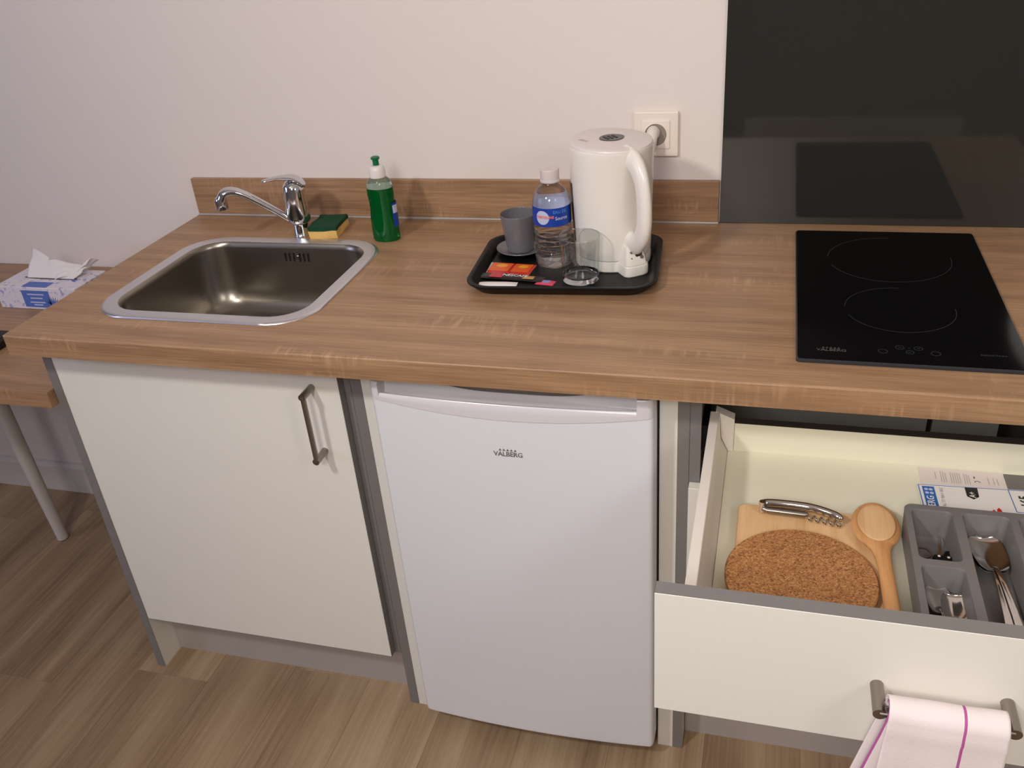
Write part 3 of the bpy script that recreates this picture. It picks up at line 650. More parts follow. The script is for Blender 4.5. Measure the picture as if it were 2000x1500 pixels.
# ------------------------------------------------------------------ hob
h0, h1, hy0, hy1 = 1.308, 1.609, -0.5645, -0.054
hb_ = thing('induction_hob', 'black glass two-zone induction hob set on the oak worktop', 'hob', ((h0 + h1) / 2, (hy0 + hy1) / 2, H))
hc = ((h0 + h1) / 2, (hy0 + hy1) / 2); hw, hd = (h1 - h0) / 2, (hy1 - hy0) / 2
obj('glass_plate', loft([rrect(*hc, hw - 0.002, hd - 0.002, 0.005, H + 0.0055), rrect(*hc, hw - 0.002, hd - 0.002, 0.005, H + 0.006)], True, True, True), 'black_gloss', hb_)
obj('bevel_edge', loft([rrect(*hc, hw, hd, 0.006, H + 0.0003), rrect(*hc, hw, hd, 0.006, H + 0.004), rrect(*hc, hw - 0.0022, hd - 0.0022, 0.005, H + 0.0056)], True, True, False), 'hob_edge', hb_)
zh = H + 0.0061
for (cx, cy, r) in ((1.4585, -0.187, 0.098), (1.458, -0.388, 0.0785)):
    for a0, a1 in ((-2.8, 0.1), (1.5, 3.1)):
        obj('cooking_zone_ring', ring(cx, cy, zh, r, 0.0007, 0.0001, 48, a0, a1), 'hob_ring', hb_, smooth=0)
def valberg(parent, c, w, xd, yd, mt, depth):
    """brand lettering of width w centred on c, five triangles above it"""
    c = Vector(c); xs = Vector(xd).normalized(); Y = Vector(yd).normalized(); Z = xs.cross(Y)
    bm = text_bm('VALBERG', w * 0.25, c, xd, yd, depth, w * 0.004)
    def fit(d, size):
        co = [(v.co - c).dot(d) for v in bm.verts]; k = size / (max(co) - min(co)); mid = (max(co) + min(co)) / 2
        for v in bm.verts:
            t = (v.co - c).dot(d); v.co += d * ((t - mid) * k - t)
    fit(xs, w); fit(Y, w * 0.185)
    o = obj('brand_lettering', bm, mt, parent, smooth=0)
    for q in range(5):
        b = c + xs * ((q - 2) * w * 0.13) + Y * w * 0.125; s_ = w * 0.05
        obj('triangle_mark', prism([b - xs * s_, b + xs * s_, b + Y * s_ * 1.7], Z * depth), mt, o, smooth=0)
valberg(hb_, (1.3555, -0.533, zh), 0.040, (1, 0, 0), (0, 1, 0), 'hob_print', 0.0001)
obj('lettering', text_bm('INDUCTION', 0.0058, (1.5645, -0.526, zh), (1, 0, 0), (0, 1, 0), 0.0001, 0.00005), 'hob_print_dim', hb_, smooth=0)
for (cx, cy, r) in ((1.424, -0.529, 0.006), (1.447, -0.515, 0.0055), (1.471, -0.516, 0.0055), (1.459, -0.5285, 0.0052), (1.492, -0.5285, 0.006)):
    k = obj('touch_key', ring(cx, cy, zh, r, 0.0009, 0.0001, 24), 'hob_print_dim', hb_, smooth=0)
    if r < 0.006: obj('key_sign', box(cx - 0.0022, cx + 0.0022, cy - 0.0005, cy + 0.0005, zh, zh + 0.0001), 'hob_print_dim', k, smooth=0)
obj('plus_sign', box(1.4575, 1.4605, -0.5158, -0.5148, zh, zh + 0.0001), 'hob_print_dim', hb_, smooth=0)

# ------------------------------------------------------------------ handles
def bar_handle(parent, p0, p1, out, r=0.0058):
    """two posts standing out along -y and a bar across them, one mesh"""
    p0, p1 = Vector(p0), Vector(p1); o = Vector((0, -out, 0)); d = (p1 - p0).normalized()
    bm = bmesh.new()
    for p in (p0, p1): tube([p, p + o + Vector((0, -r * 0.7, 0))], r * 1.08, 14, bm)
    tube([p0 + o, p1 + o], r, 14, bm, flat=(0.72, 1.0) if abs(d.z) > 0.5 else (1.0, 0.72), up=(0, 1, 0) if abs(d.z) > .5 else (0, 0, 1))
    return obj('handle', bm, 'nickel', parent)

# ------------------------------------------------------------------ sink cabinet
sc = thing('sink_cabinet', 'white base cabinet with a single door under the sink', 'cabinet', (0.3, -0.3, 0))
ep = obj('end_panel', box(-0.003, 0.0155, -0.5645, -0.014, 0, ZB - 0.0005), 'cab_white', sc, smooth=0)
obj('edge_strip', box(-0.0032, 0.0157, -0.5652, -0.5645, 0, ZB - 0.0005), 'cab_grey', ep, smooth=0)['label'] = 'grey edge strip of the end panel'
obj('panel_facing', box(-0.0036, -0.003, -0.5645, -0.014, 0, ZB - 0.0005), 'cab_grey', ep, smooth=0)
bm = bmesh.new()
for b in ((0.018, 0.034, -0.5455, -0.02, 0.14, ZB - 0.001), (0.584, 0.600, -0.5455, -0.02, 0.14, ZB - 0.001), (0.034, 0.584, -0.5455, -0.02, 0.14, 0.156), (0.034, 0.584, -0.03, -0.02, 0.156, ZB - 0.02)): box(*b, bm=bm)
obj('carcass', bm, 'cab_grey', sc, smooth=0)
dr = obj('door', box(0.0175, 0.5877, -0.5652, -0.5475, 0.1475, ZB - 0.004, 0.0006, 1), 'cab_white', sc, smooth=0)
de = bmesh.new(); box(0.5877, 0.5883, -0.565, -0.5475, 0.148, ZB - 0.0045, bm=de); box(0.018, 0.5883, -0.565, -0.5475, 0.1465, 0.1475, bm=de)
obj('edge_banding', de, 'cab_grey', dr, smooth=0)['label'] = 'grey edge banding of the door'
bar_handle(dr, (0.538, -0.5652, 0.768), (0.538, -0.5652, 0.640), 0.033)
obj('plinth', box(0.0165, 0.6005, -0.505, -0.49, 0, 0.139), 'plinth', sc, smooth=0)['label'] = 'brushed grey recessed plinth'

# side panels next to the fridge
def side(x0, x1, fx0, fx1, lab):
    t = thing('side_panel', lab, 'panel', ((x0 + x1) / 2, -0.28, 0))
    p = obj('panel_board', box(x0, x1, -0.5475, -0.014, 0, ZB - 0.0005), 'cab_white', t, smooth=0)
    obj('edge_strip', box(x0, x1, -0.5482, -0.5475, 0, ZB - 0.0005), 'cab_grey', p, smooth=0)['label'] = 'grey front edge of the panel'
    f = obj('filler_strip', box(fx0, fx1, -0.548, -0.50, 0, ZB - 0.0005, 0.0004, 1), 'cab_white', t, smooth=0); f['label'] = 'white filler strip beside the fridge'
side(0.602, 0.621, 0.6212, 0.645, 'grey-edged panel with white filler between sink cabinet and fridge')
side(1.1452, 1.163, 1.117, 1.145, 'grey-edged panel with white filler between fridge and drawer cabinet')

# ------------------------------------------------------------------ fridge
fr = thing('undercounter_fridge', 'small white fridge under the worktop between the two cabinets', 'fridge', (0.885, -0.3, 0))
FX0, FX1 = 0.659, 1.1145
bm = box(FX0 - 0.004, FX1 - 0.001, -0.545, -0.07, 0.03, 0.800, 0.004)
obj('fridge_body', bm, 'fridge', fr)
for q in (FX0 + 0.03, FX1 - 0.05):
    obj('foot', lathe([(0.016, 0), (0.016, 0.008), (0.01, 0.01), (0.01, 0.03)], (q, -0.5, 0)), 'gasket', fr)
    obj('foot', lathe([(0.016, 0), (0.016, 0.008), (0.01, 0.01), (0.01, 0.03)], (q, -0.12, 0)), 'gasket', fr)
obj('gasket', box(FX0 + 0.004, FX1 - 0.003, -0.556, -0.545, 0.05, 0.803), 'gasket', fr, smooth=0)  # door seal, its top carried up to darken the grip dip
obj('dip_shade_backing', box(FX0 + 0.01, FX1 - 0.01, -0.5575, -0.5562, 0.776, 0.804), 'dip_shade', fr, smooth=0)  # added backing, coloured for the shaded gap seen through the grip dip
def fy(u, y=-0.593, bow=0.011): return y - bow * (1 - (2 * u - 1) ** 2)
NB = 24
def arc_low(u): return 0.7745 - 0.017 * (1 - (2 * u - 1) ** 2)
bm = bmesh.new(); rows = []
def dcol(u):
    xx = FX0 + (FX1 - FX0) * u; zt = arc_low(u); c = 0.0
    e = min(u, 1 - u) * (FX1 - FX0); ro = 0.008
    back = 0.0 if e >= ro else ro - math.sqrt(max(0, ro ** 2 - (ro - e) ** 2))
    yf = fy(u) + back
    zb = 0.043 + (back * 0.8)
    return [Vector((xx, -0.557, zb)), Vector((xx, yf + 0.006, zb)), Vector((xx, yf + 0.001, zb + 0.002)), Vector((xx, yf, zb + 0.006)), Vector((xx, yf, zt)), Vector((xx, -0.557, zt))]
us_ = [0, 0.003, 0.007, 0.012, 0.018] + [k / NB for k in range(1, NB)] + [0.982, 0.988, 0.993, 0.997, 1]
loft([dcol(u) for u in us_], True, True, True, bm)
fd = obj('door', bm, 'fridge', fr, smooth=45)
# moulded grip along the door top: front lip, trough and scooped back wall
bm = bmesh.new(); A = []
def post(u): return u < 0.035 or u > 0.945
def gcol(u):
    xx = FX0 + (FX1 - FX0) * u; e = min(u, 1 - u) * (FX1 - FX0); ro = 0.010
    back = 0.0 if e >= ro else ro - math.sqrt(max(0, ro ** 2 - (ro - e) ** 2))
    yf = fy(u, -0.595) + back; zl = arc_low(u) + 0.0004; zt = 0.805
    if post(u): zlip = ztr = zt; zbk = zt
    else:
        zlip = 0.7845; ztr = 0.773; zbk = 0.808 - 0.024 * math.exp(-((u - 0.52) / 0.32) ** 4)
    return [Vector((xx, -0.557, zl)), Vector((xx, yf, zl)), Vector((xx, yf - 0.0005, (zl + zlip) / 2)), Vector((xx, yf, zlip - 0.003)), Vector((xx, yf + 0.003, zlip)),
            Vector((xx, yf + 0.007, zlip - 0.001)), Vector((xx, yf + 0.010, ztr)), Vector((xx, -0.577, ztr)), Vector((xx, -0.571, ztr + 0.005)), Vector((xx, -0.567, zbk)), Vector((xx, -0.5655, zbk)), Vector((xx, -0.5635, ztr + 0.004))]
ug = [0, 0.003, 0.007, 0.012, 0.018, 0.0345, 0.0355] + [k / 40 for k in range(2, 38)] + [0.9445, 0.9455, 0.97, 0.982, 0.988, 0.993, 0.997, 1]
loft([gcol(u) for u in ug], True, True, True, bm)
obj('grip_moulding', bm, 'fridge_trim', fd, smooth=45)['label'] = 'glossy moulded grip along the door top'
valberg(fd, (0.886, fy(0.5) - 0.0002, 0.6945), 0.0475, (1, 0, 0), (0, 0, 1), 'logo', 0.0003)

# ------------------------------------------------------------------ drawer cabinet
CXM = 1.459
dc = thing('drawer_cabinet', 'white base cabinet with its top drawer pulled out under the hob', 'cabinet', (CXM, -0.3, 0))
bm = bmesh.new()
XA, XB = 1.1635, 2 * CXM - 1.1635
for b in ((XA, XA + 0.017, -0.547, -0.02, 0.14, ZB - 0.001), (XB - 0.017, XB, -0.547, -0.02, 0.14, ZB - 0.001), (XA + 0.017, XB - 0.017, -0.547, -0.02, 0.14, 0.156)): box(*b, bm=bm)
obj('carcass', bm, 'cab_grey', dc, smooth=0)
obj('back_panel', box(XA + 0.017, 1.59, -0.05, -0.04, 0.156, ZB - 0.002), 'cab_white', dc, smooth=0)
obj('back_panel', box(1.600, 1.72, -0.05, -0.04, 0.156, ZB - 0.002), 'cab_white', dc, smooth=0)
obj('dark_gap_sheet', box(XA + 0.017, XB - 0.017, -0.038, -0.022, 0.156, ZB - 0.002), 'dark_void', dc, smooth=0)  # added sheet, coloured dark for the shade in the gap between the panels
ld = obj('lower_drawer_front', box(1.1645, 2 * CXM - 1.1645, -0.5655, -0.548, 0.147, 0.633, 0.0006, 1), 'cab_white', dc, smooth=0)
bar_handle(ld, (CXM - 0.064, -0.5655, 0.52), (CXM + 0.064, -0.5655, 0.52), 0.033)
obj('plinth', box(1.164, 2 * CXM - 1.164, -0.505, -0.49, 0, 0.139), 'plinth', dc, smooth=0)['label'] = 'brushed grey recessed plinth'
ep2 = obj('end_panel', box(1.7555, 1.774, -0.5645, -0.014, 0, ZB - 0.0005), 'cab_white', dc, smooth=0)
obj('edge_strip', box(1.7555, 1.774, -0.5652, -0.5645, 0, ZB - 0.0005), 'cab_grey', ep2, smooth=0)
obj('drawer_runner', box(XA + 0.0172, XA + 0.028, -0.54, -0.06, 0.69, 0.735), 'black', dc, smooth=0)
# the open drawer
DX0, DX1, DYF, DYB, DZ = 1.169, 2 * CXM - 1.169, -1.010, -0.523, 0.682
sx0 = 1.192
bm = bmesh.new()
def sprof(y, mir):
    p = [(sx0, 0.66), (sx0, 0.750), (sx0 + 0.001, 0.751), (sx0 + 0.013, 0.751), (sx0 + 0.014, 0.750), (sx0 + 0.017, 0.705), (sx0 + 0.028, 0.6825), (sx0 + 0.028, 0.66)]
    return [Vector((2 * CXM - q[0] if mir else q[0], y, q[1])) for q in p]
dw = obj('drawer', box(sx0 + 0.0285, 2 * CXM - sx0 - 0.0285, DYF + 0.018, DYB - 0.0005, DZ - 0.012, DZ), 'drawer', dc, smooth=0); dw['label'] = 'cream drawer standing open'
for mir in (False, True): obj('drawer_side', loft([sprof(DYF + 0.0182, mir), sprof(DYB, mir)]), 'drawer_side', dw, smooth=30)
obj('drawer_back', box(sx0 + 0.037, 2 * CXM - sx0 - 0.037, DYB + 0.0, DYB + 0.016, DZ - 0.012, 0.7325), 'drawer', dw, smooth=0)
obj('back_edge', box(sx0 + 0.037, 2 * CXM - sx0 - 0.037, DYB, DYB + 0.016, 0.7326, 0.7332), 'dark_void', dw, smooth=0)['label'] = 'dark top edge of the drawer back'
for mir in (False, True):
    b = bmesh.new(); f = lambda xx: 2 * CXM - xx if mir else xx
    pts = [(sx0 + 0.0005, 0.752), (sx0 + 0.0365, 0.735), (sx0 + 0.0365, DZ), (sx0 + 0.0285, DZ + 0.001), (sx0 + 0.0175, 0.706), (sx0 + 0.0145, 0.745)]
    pts = [(sx0 + 0.008, 0.7525), (sx0 + 0.0365, 0.7525 - 0.012), (sx0 + 0.0365, DZ), (sx0 + 0.0285, DZ + 0.001), (sx0 + 0.0178, 0.706), (sx0 + 0.0148, 0.742), (sx0 + 0.008, 0.7515)]
    prism([Vector((f(px), DYB - 0.002, pz)) for px, pz in pts], (0, 0.018, 0), b)
    obj('back_bracket', b, 'drawer_side', dw, smooth=0)
df = obj('drawer_front', box(DX0, DX1, DYF, DYF + 0.018, 0.646, 0.8212, 0.0005, 1), 'cab_white', dw, smooth=0)
# sub-parts stop at the third level: banding and handle hang on the drawer itself
bm = bmesh.new(); box(DX0 - 0.0004, DX1, DYF + 0.0004, DYF + 0.018, 0.8213, 0.822, bm=bm); box(DX0 - 0.0008, DX0 - 0.0001, DYF + 0.0004, DYF + 0.018, 0.646, 0.822, bm=bm)
obj('edge_banding', bm, 'cab_grey', dw, smooth=0)['label'] = 'grey edge banding of the drawer front'
bar_handle(dw, (1.398, DYF, 0.7345), (1.520, DYF, 0.7345), 0.035, 0.0062)

# ------------------------------------------------------------------ things in the drawer
tag(obj('cutting_board', loft([rrect(1.337, -0.772, 0.092, 0.100, 0.012, DZ + 0.0003), rrect(1.337, -0.772, 0.093, 0.101, 0.012, DZ + 0.0015), rrect(1.337, -0.772, 0.093, 0.101, 0.012, DZ + 0.0108), rrect(1.337, -0.772, 0.092, 0.100, 0.012, DZ + 0.012)]), 'beech', loc=(1.337, -0.772, DZ)),
    'rectangular pale beech cutting board under the cork mat', 'board')
zc = DZ + 0.0122
tag(obj('cork_trivet', lathe([(0.0905, 0), (0.092, 0.0015), (0.092, 0.0085), (0.0905, 0.010)], (1.326, -0.822, zc), 72), 'cork', loc=(1.326, -0.822, zc)), 'round cork trivet lying on the cutting board', 'trivet')
# corkscrew
co = thing('waiters_corkscrew', 'metal folding corkscrew lying on the cutting board beside the cork mat', 'corkscrew', (1.327, -0.69, zc))
def cw(s, t, z): # along the corkscrew
    a = math.radians(-6); return Vector((1.327 + s * math.cos(a) - t * math.sin(a), -0.688 + s * math.sin(a) + t * math.cos(a), zc + z))
up = [cw(-0.052, -0.004, 0.012), cw(-0.045, 0.002, 0.012), cw(-0.02, 0.006, 0.012), cw(0.012, 0.007, 0.012), cw(0.04, 0.000, 0.012), cw(0.054, -0.008, 0.012)]
s_ = spline(up, 5)
obj('body', tube(s_, [0.004] + [0.0062] * (len(s_) - 4) + [0.0055, 0.005, 0.003], 12, flat=(0.95, 1.0)), 'spoon_steel', co)
obj('lever_arm', tube([cw(-0.05, -0.009, 0.010), cw(-0.044, -0.0105, 0.010), cw(0.006, -0.0075, 0.010), cw(0.010, -0.006, 0.010)], [0.004, 0.0056, 0.0056, 0.003], 10, flat=(0.95, 0.8)), 'nickel', co)
obj('hinge_pin', tube([cw(-0.0505, -0.006, 0.003), cw(-0.0505, -0.006, 0.0195)], 0.0042, 12), 'chrome', co)
hx_ = [cw(0.008 + 0.046 * k / 60, -0.0085 - 0.004 * k / 60 + 0.0038 * math.cos(2 * PI * k / 12), 0.006 + 0.0038 * math.sin(2 * PI * k / 12)) for k in range(61)]
obj('worm', tube(hx_, 0.0014, 7), 'spoon_steel', co)
# wooden spoon
ws = thing('wooden_spoon', 'large pale wooden spoon lying beside the cork trivet', 'spoon', (1.425, -0.77, DZ))
def blade(path, n=20):
    """path: (x, y, z, half width, thickness)"""
    loops = []
    for (x_, y_, z_, w_, t_) in path:
        loops.append([Vector((x_ + w_ * math.cos(2 * PI * k / n), y_, z_ + t_ * math.sin(2 * PI * k / n))) for k in range(n)])
    return loft(loops)
pth = []
hc_ = (1.4215, -0.708)
for q_ in (0.008, 0.02, 0.04, 0.065, 0.09, 0.12, 0.16, 0.2, 0.26, 0.32, 0.4, 0.48, 0.56, 0.64, 0.72, 0.78, 0.82):
    a = PI * q_
    pth.append((hc_[0], hc_[1] + 0.046 * math.cos(a), 0.706, max(0.0305 * math.sin(a) ** 0.85, 0.002), 0.0055 * min(1, 0.35 + q_ * 6)))
pth += [(1.424, -0.759, 0.7065, 0.0120, 0.0065), (1.4255, -0.775, 0.707, 0.0095, 0.0065), (1.427, -0.80, 0.707, 0.0088, 0.0065), (1.429, -0.86, 0.704, 0.0095, 0.0065), (1.430, -0.93, 0.699, 0.0098, 0.0065), (1.430, -0.975, 0.695, 0.0095, 0.006), (1.430, -0.980, 0.695, 0.005, 0.004)]
wso = obj('handle_and_bowl', blade(pth), 'beech_dark', ws)
hol = lathe([(0.026, 0.0048), (0.0235, 0.0056), (0.018, 0.0052), (0.009, 0.0049), (0.0002, 0.0048)], (hc_[0], hc_[1], 0.7068), 36, 0.9, 1.45)
obj('bowl_hollow', hol, 'beech', ws)['label'] = 'shallow hollow of the spoon bowl'

# cutlery tray
ct = thing('cutlery_tray', 'grey plastic cutlery tray with compartments inside the drawer', 'cutlery tray', (1.57, -0.80, DZ))
TX0, TX1, TY0, TY1, TZ = 1.455, 1.700, -0.975, -0.680, DZ + 0.045
cells = [(1.463, 1.513, -0.790, -0.690), (1.463, 1.513, -0.967, -0.801), (1.524, 1.580, -0.967, -0.690), (1.589, 1.645, -0.967, -0.690), (1.653, 1.692, -0.967, -0.690)]
bm = bmesh.new()
out = rrect((TX0 + TX1) / 2, (TY0 + TY1) / 2, (TX1 - TX0) / 2, (TY1 - TY0) / 2, 0.012, TZ, 6)
lps = [out] + [rrect((a + b) / 2, (c + d) / 2, (b - a) / 2, (d - c) / 2, 0.008, TZ, 5) for a, b, c, d in cells]
for lp in lps:
    vs = [bm.verts.new(p) for p in lp]
    for k in range(len(vs)): bm.edges.new((vs[k], vs[(k + 1) % len(vs)]))
bmesh.ops.triangle_fill(bm, use_beauty=True, use_dissolve=False, edges=bm.edges[:])
obj('tray_rim', bm, 'tray_grey', ct)
w_ = rrect((TX0 + TX1) / 2, (TY0 + TY1) / 2, (TX1 - TX0) / 2, (TY1 - TY0) / 2, 0.012, TZ, 6)
w2 = rrect((TX0 + TX1) / 2, (TY0 + TY1) / 2, (TX1 - TX0) / 2 - 0.002, (TY1 - TY0) / 2 - 0.002, 0.012, DZ + 0.0005, 6)
obj('outer_wall', loft([w_, w2], True, False, False), 'tray_grey', ct)
for a, b, c, d in cells:
    cx, cy, hx2, hy2 = (a + b) / 2, (c + d) / 2, (b - a) / 2, (d - c) / 2
    obj('compartment', loft([rrect(cx, cy, hx2, hy2, 0.008, TZ, 5), rrect(cx, cy, hx2 - 0.0015, hy2 - 0.0015, 0.007, TZ - 0.003, 5), rrect(cx, cy, hx2 - 0.005, hy2 - 0.008, 0.009, DZ + 0.006, 5), rrect(cx, cy, hx2 - 0.011, hy2 - 0.015, 0.007, DZ + 0.002, 5)], True, False, True), 'tray_grey', ct, smooth=50)
# spoons
def spoon(lab, tip, ang, length, bw, bl_, z0, tilt=0.0, cup=True, grp='spoons in the cutlery tray', n=14):
    t = thing('table_spoon' if bw > 0.018 else 'tea_spoon', lab, 'spoon', (tip[0], tip[1], z0), grp)
    bm = bmesh.new(); loops = []; ca_, sa = math.cos(ang), math.sin(ang)
    def P(s, w, z): return Vector((tip[0] + sa * w * 1.0 + ca_ * s * 0 + (-sa) * 0 + math.sin(ang) * 0 + (w * math.cos(ang) - (-s) * math.sin(ang)) - sa * w, tip[1] + (w * math.sin(ang) - s * math.cos(ang)), z0 + z + s * tilt))
    # bowl: shell of revolution-like cross sections, s from tip towards the handle
    bw2 = bw; N = 16
    for k in range(N + 1):
        u = k / N; s = bl_ * (1 - math.cos(PI * u)) / 2
        prof_ = math.sqrt(max(0.0, 1 - (2 * u - 1) ** 2)) ; wv = max(bw2 * prof_ ** 0.9 * (1.08 - 0.18 * u), 0.0028)
        dp = 0.30 * bw2 * prof_
        sec = []
        for q in range(n + 1):
            a = -1 + 2 * q / n; sec.append(P(s, a * wv, 0.010 - dp * (1 - a * a)))
        for q in range(n, -1, -1):
            a = -1 + 2 * q / n; sec.append(P(s, a * wv, 0.010 - dp * (1 - a * a) - 0.0012))
        loops.append(sec)
    loft(loops, True, True, True, bm)
    obj('spoon_bowl', bm, 'spoon_steel', t, smooth=60)
    hb2 = bmesh.new(); loops = []
    for s, w, z in ((bl_ - 0.006, 0.0035, 0.0098), (bl_ + 0.004, 0.0028, 0.0125), (bl_ + 0.03, 0.003, 0.013), (bl_ + (length - bl_) * 0.6, 0.0045, 0.010), (length - 0.01, 0.0072, 0.007), (length, 0.005, 0.0065)):
        loops.append([P(s, -w, z), P(s, -w * 0.7, z + 0.0011), P(s, w * 0.7, z + 0.0011), P(s, w, z), P(s, w * 0.7, z - 0.0011), P(s, -w * 0.7, z - 0.0011)])
    loft(loops, True, True, True, hb2)
    obj('spoon_handle', hb2, 'spoon_steel', t, smooth=50)
spoon('shiny steel table spoon, the lower of the nested pair in the tray', (1.5530, -0.7025), 0.02, 0.195, 0.0205, 0.066, DZ + 0.0075)
spoon('shiny steel table spoon, the upper of the nested pair in the tray', (1.5500, -0.7025), 0.10, 0.195, 0.0205, 0.066, DZ + 0.0105)
spoon('small steel tea spoon lying under its twin in the short compartment', (1.4835, -0.806), 0.05, 0.14, 0.0145, 0.046, DZ + 0.007)
spoon('small steel tea spoon lying over its twin in the short compartment', (1.4995, -0.822), -0.05, 0.14, 0.0145, 0.046, DZ + 0.0125)
# small black-handled opener in the rear compartment
op = thing('bottle_opener', 'small black and steel opener in the rear compartment of the tray', 'opener', (1.495, -0.74, DZ))
obj('grip', box(1.487, 1.510, -0.765, -0.745, DZ + 0.0065, DZ + 0.0185, 0.004), 'black', op)
for q, (ax, ay) in enumerate(((1.494, -0.750), (1.505, -0.751), (1.496, -0.760))): obj('rivet', lathe([(0.0018, 0), (0.0018, 0.0004), (0.001, 0.0008)], (ax, ay, DZ + 0.0186), 12), 'white_print', op)
obj('blade', tube([(1.497, -0.746, DZ + 0.013), (1.4985, -0.728, DZ + 0.013), (1.500, -0.707, DZ + 0.016)], [0.003, 0.0026, 0.0014], 8, flat=(1, 0.6)), 'spoon_steel', op)
obj('turn_key', lathe([(0.006, 0), (0.0068, 0.003), (0.006, 0.007)], (1.5085, -0.7375, DZ + 0.0065), 16), 'black', op)
obj('steel_ring', ring(1.478, -0.733, DZ + 0.0065, 0.010, 0.0022, 0.0018, 28), 'nickel', op)

# papers
lf = tag(obj('instruction_leaflet', box(1.4945, 1.6085, -0.600, -0.5255, DZ + 0.0002, DZ + 0.0008), 'leaflet', loc=(1.55, -0.56, DZ), smooth=0), 'pinkish printed leaflet lying against the drawer back', 'leaflet')
XD, YD = (0, 1, 0), (-1, 0, 0)        # the print runs away from the drawer front
zl = DZ + 0.0009
for k, (xa, ya, yb) in enumerate(((1.5165, -0.549, -0.537), (1.524, -0.556, -0.533), (1.527, -0.557, -0.5335), (1.530, -0.556, -0.536), (1.537, -0.557, -0.534), (1.540, -0.557, -0.535), (1.543, -0.557, -0.5335), (1.546, -0.557, -0.534), (1.549, -0.556, -0.535),
                                 (1.555, -0.557, -0.535), (1.558, -0.556, -0.536), (1.561, -0.557, -0.5385), (1.586, -0.553, -0.540), (1.593, -0.553, -0.540), (1.598, -0.553, -0.541))):
    obj('text_line', box(xa - 0.0005, xa + 0.0005, ya - 0.004, yb, zl, zl + 0.0001), 'ink_grey', lf, smooth=0)
obj('recycling_mark', ring(1.571, -0.5545, zl, 0.0035, 0.001, 0.0001, 16, 0, PI), 'ink_black', lf, smooth=0)
obj('recycling_mark', box(1.5675, 1.569, -0.545, -0.540, zl, zl + 0.0001), 'ink_black', lf, smooth=0)
bk = tag(obj('manual_booklet', prism([(1.6087, -0.528, DZ + 0.0002), (1.700, -0.528, DZ + 0.0002), (1.700, -0.600, DZ + 0.0002), (1.6087, -0.600, DZ + 0.0002)], (0, 0, 0.0016)), 'booklet', loc=(1.65, -0.56, DZ), smooth=0), 'dark grey booklet cover lying against the drawer back', 'booklet')
zk = DZ + 0.0022
cd = tag(obj('energy_label_card', prism([(1.4885, -0.5725, zk), (1.700, -0.5625, zk), (1.700, -0.6770, zk), (1.4925, -0.6770, zk)], (0, 0, 0.0004)), 'paper', loc=(1.58, -0.62, DZ), smooth=0), 'white energy label card with blue border behind the cutlery tray', 'card')
zk += 0.0005
def cdq(pts, m, nm, par=None): return obj(nm, prism([(p[0], p[1], zk) for p in pts], (0, 0, 0.0001)), m, par or cd, smooth=0)
cdq([(1.4895, -0.5735), (1.700, -0.5636), (1.700, -0.5646), (1.4895, -0.5745)], 'ink_blue', 'border_line')
cdq([(1.4895, -0.5745), (1.4907, -0.5745), (1.4945, -0.677), (1.4930, -0.677)], 'ink_blue', 'border_line')
bp_ = cdq([(1.4945, -0.577), (1.5105, -0.5765), (1.5125, -0.640), (1.4965, -0.640)], 'ink_blue', 'blue_panel')
zk += 0.00015
for (ax, ay) in ((1.4995, -0.584), (1.5055, -0.584), (1.4998, -0.5925), (1.5060, -0.5925)):
    obj('round_mark', lathe([(0.0027, 0), (0.0027, 0.0001)], (ax, ay, zk), 14), 'label_white', bp_, smooth=0)
obj('lettering', text_bm('VALBERG', 0.0135, (1.5035, -0.5985, zk), XD, YD, 0.0001, 0.0003, 'RIGHT'), 'white_print', bp_, smooth=0)
obj('lettering', text_bm('VAL TT 98A+ BSC', 0.0062, (1.5195, -0.577, zk), XD, YD, 0.0001, 0.0001, 'RIGHT'), 'ink_grey', cd, smooth=0)
ar = cdq([(1.551, -0.572), (1.5675, -0.571), (1.5670, -0.592), (1.5592, -0.599), (1.5515, -0.593)], 'ink_black', 'rating_arrow')
zk += 0.00015
obj('lettering', text_bm('A+', 0.011, (1.5592, -0.588, zk), XD, YD, 0.0001, 0.0003), 'white_print', ar, smooth=0)
for k, (xa, yt) in enumerate(((1.5715, -0.6235), (1.5780, -0.6185), (1.5850, -0.6135))):
    cdq([(xa, yt - 0.005), (xa + 0.003, yt), (xa + 0.0058, yt - 0.005), (xa + 0.0058, -0.677), (xa, -0.677)], 'ink_orange' if k == 0 else 'ink_red', 'rating_bar')
for q in ([(1.607, -0.5685), (1.66, -0.566), (1.66, -0.567), (1.607, -0.5695)], [(1.607, -0.5695), (1.608, -0.5695), (1.610, -0.620), (1.609, -0.620)], [(1.610, -0.620), (1.66, -0.620), (1.66, -0.619), (1.610, -0.619)]):
    cdq(q, 'ink_blue', 'border_line')
obj('lettering', text_bm('165', 0.0175, (1.625, -0.5935, zk), XD, YD, 0.0001, 0.0005), 'ink_black', cd, smooth=0)

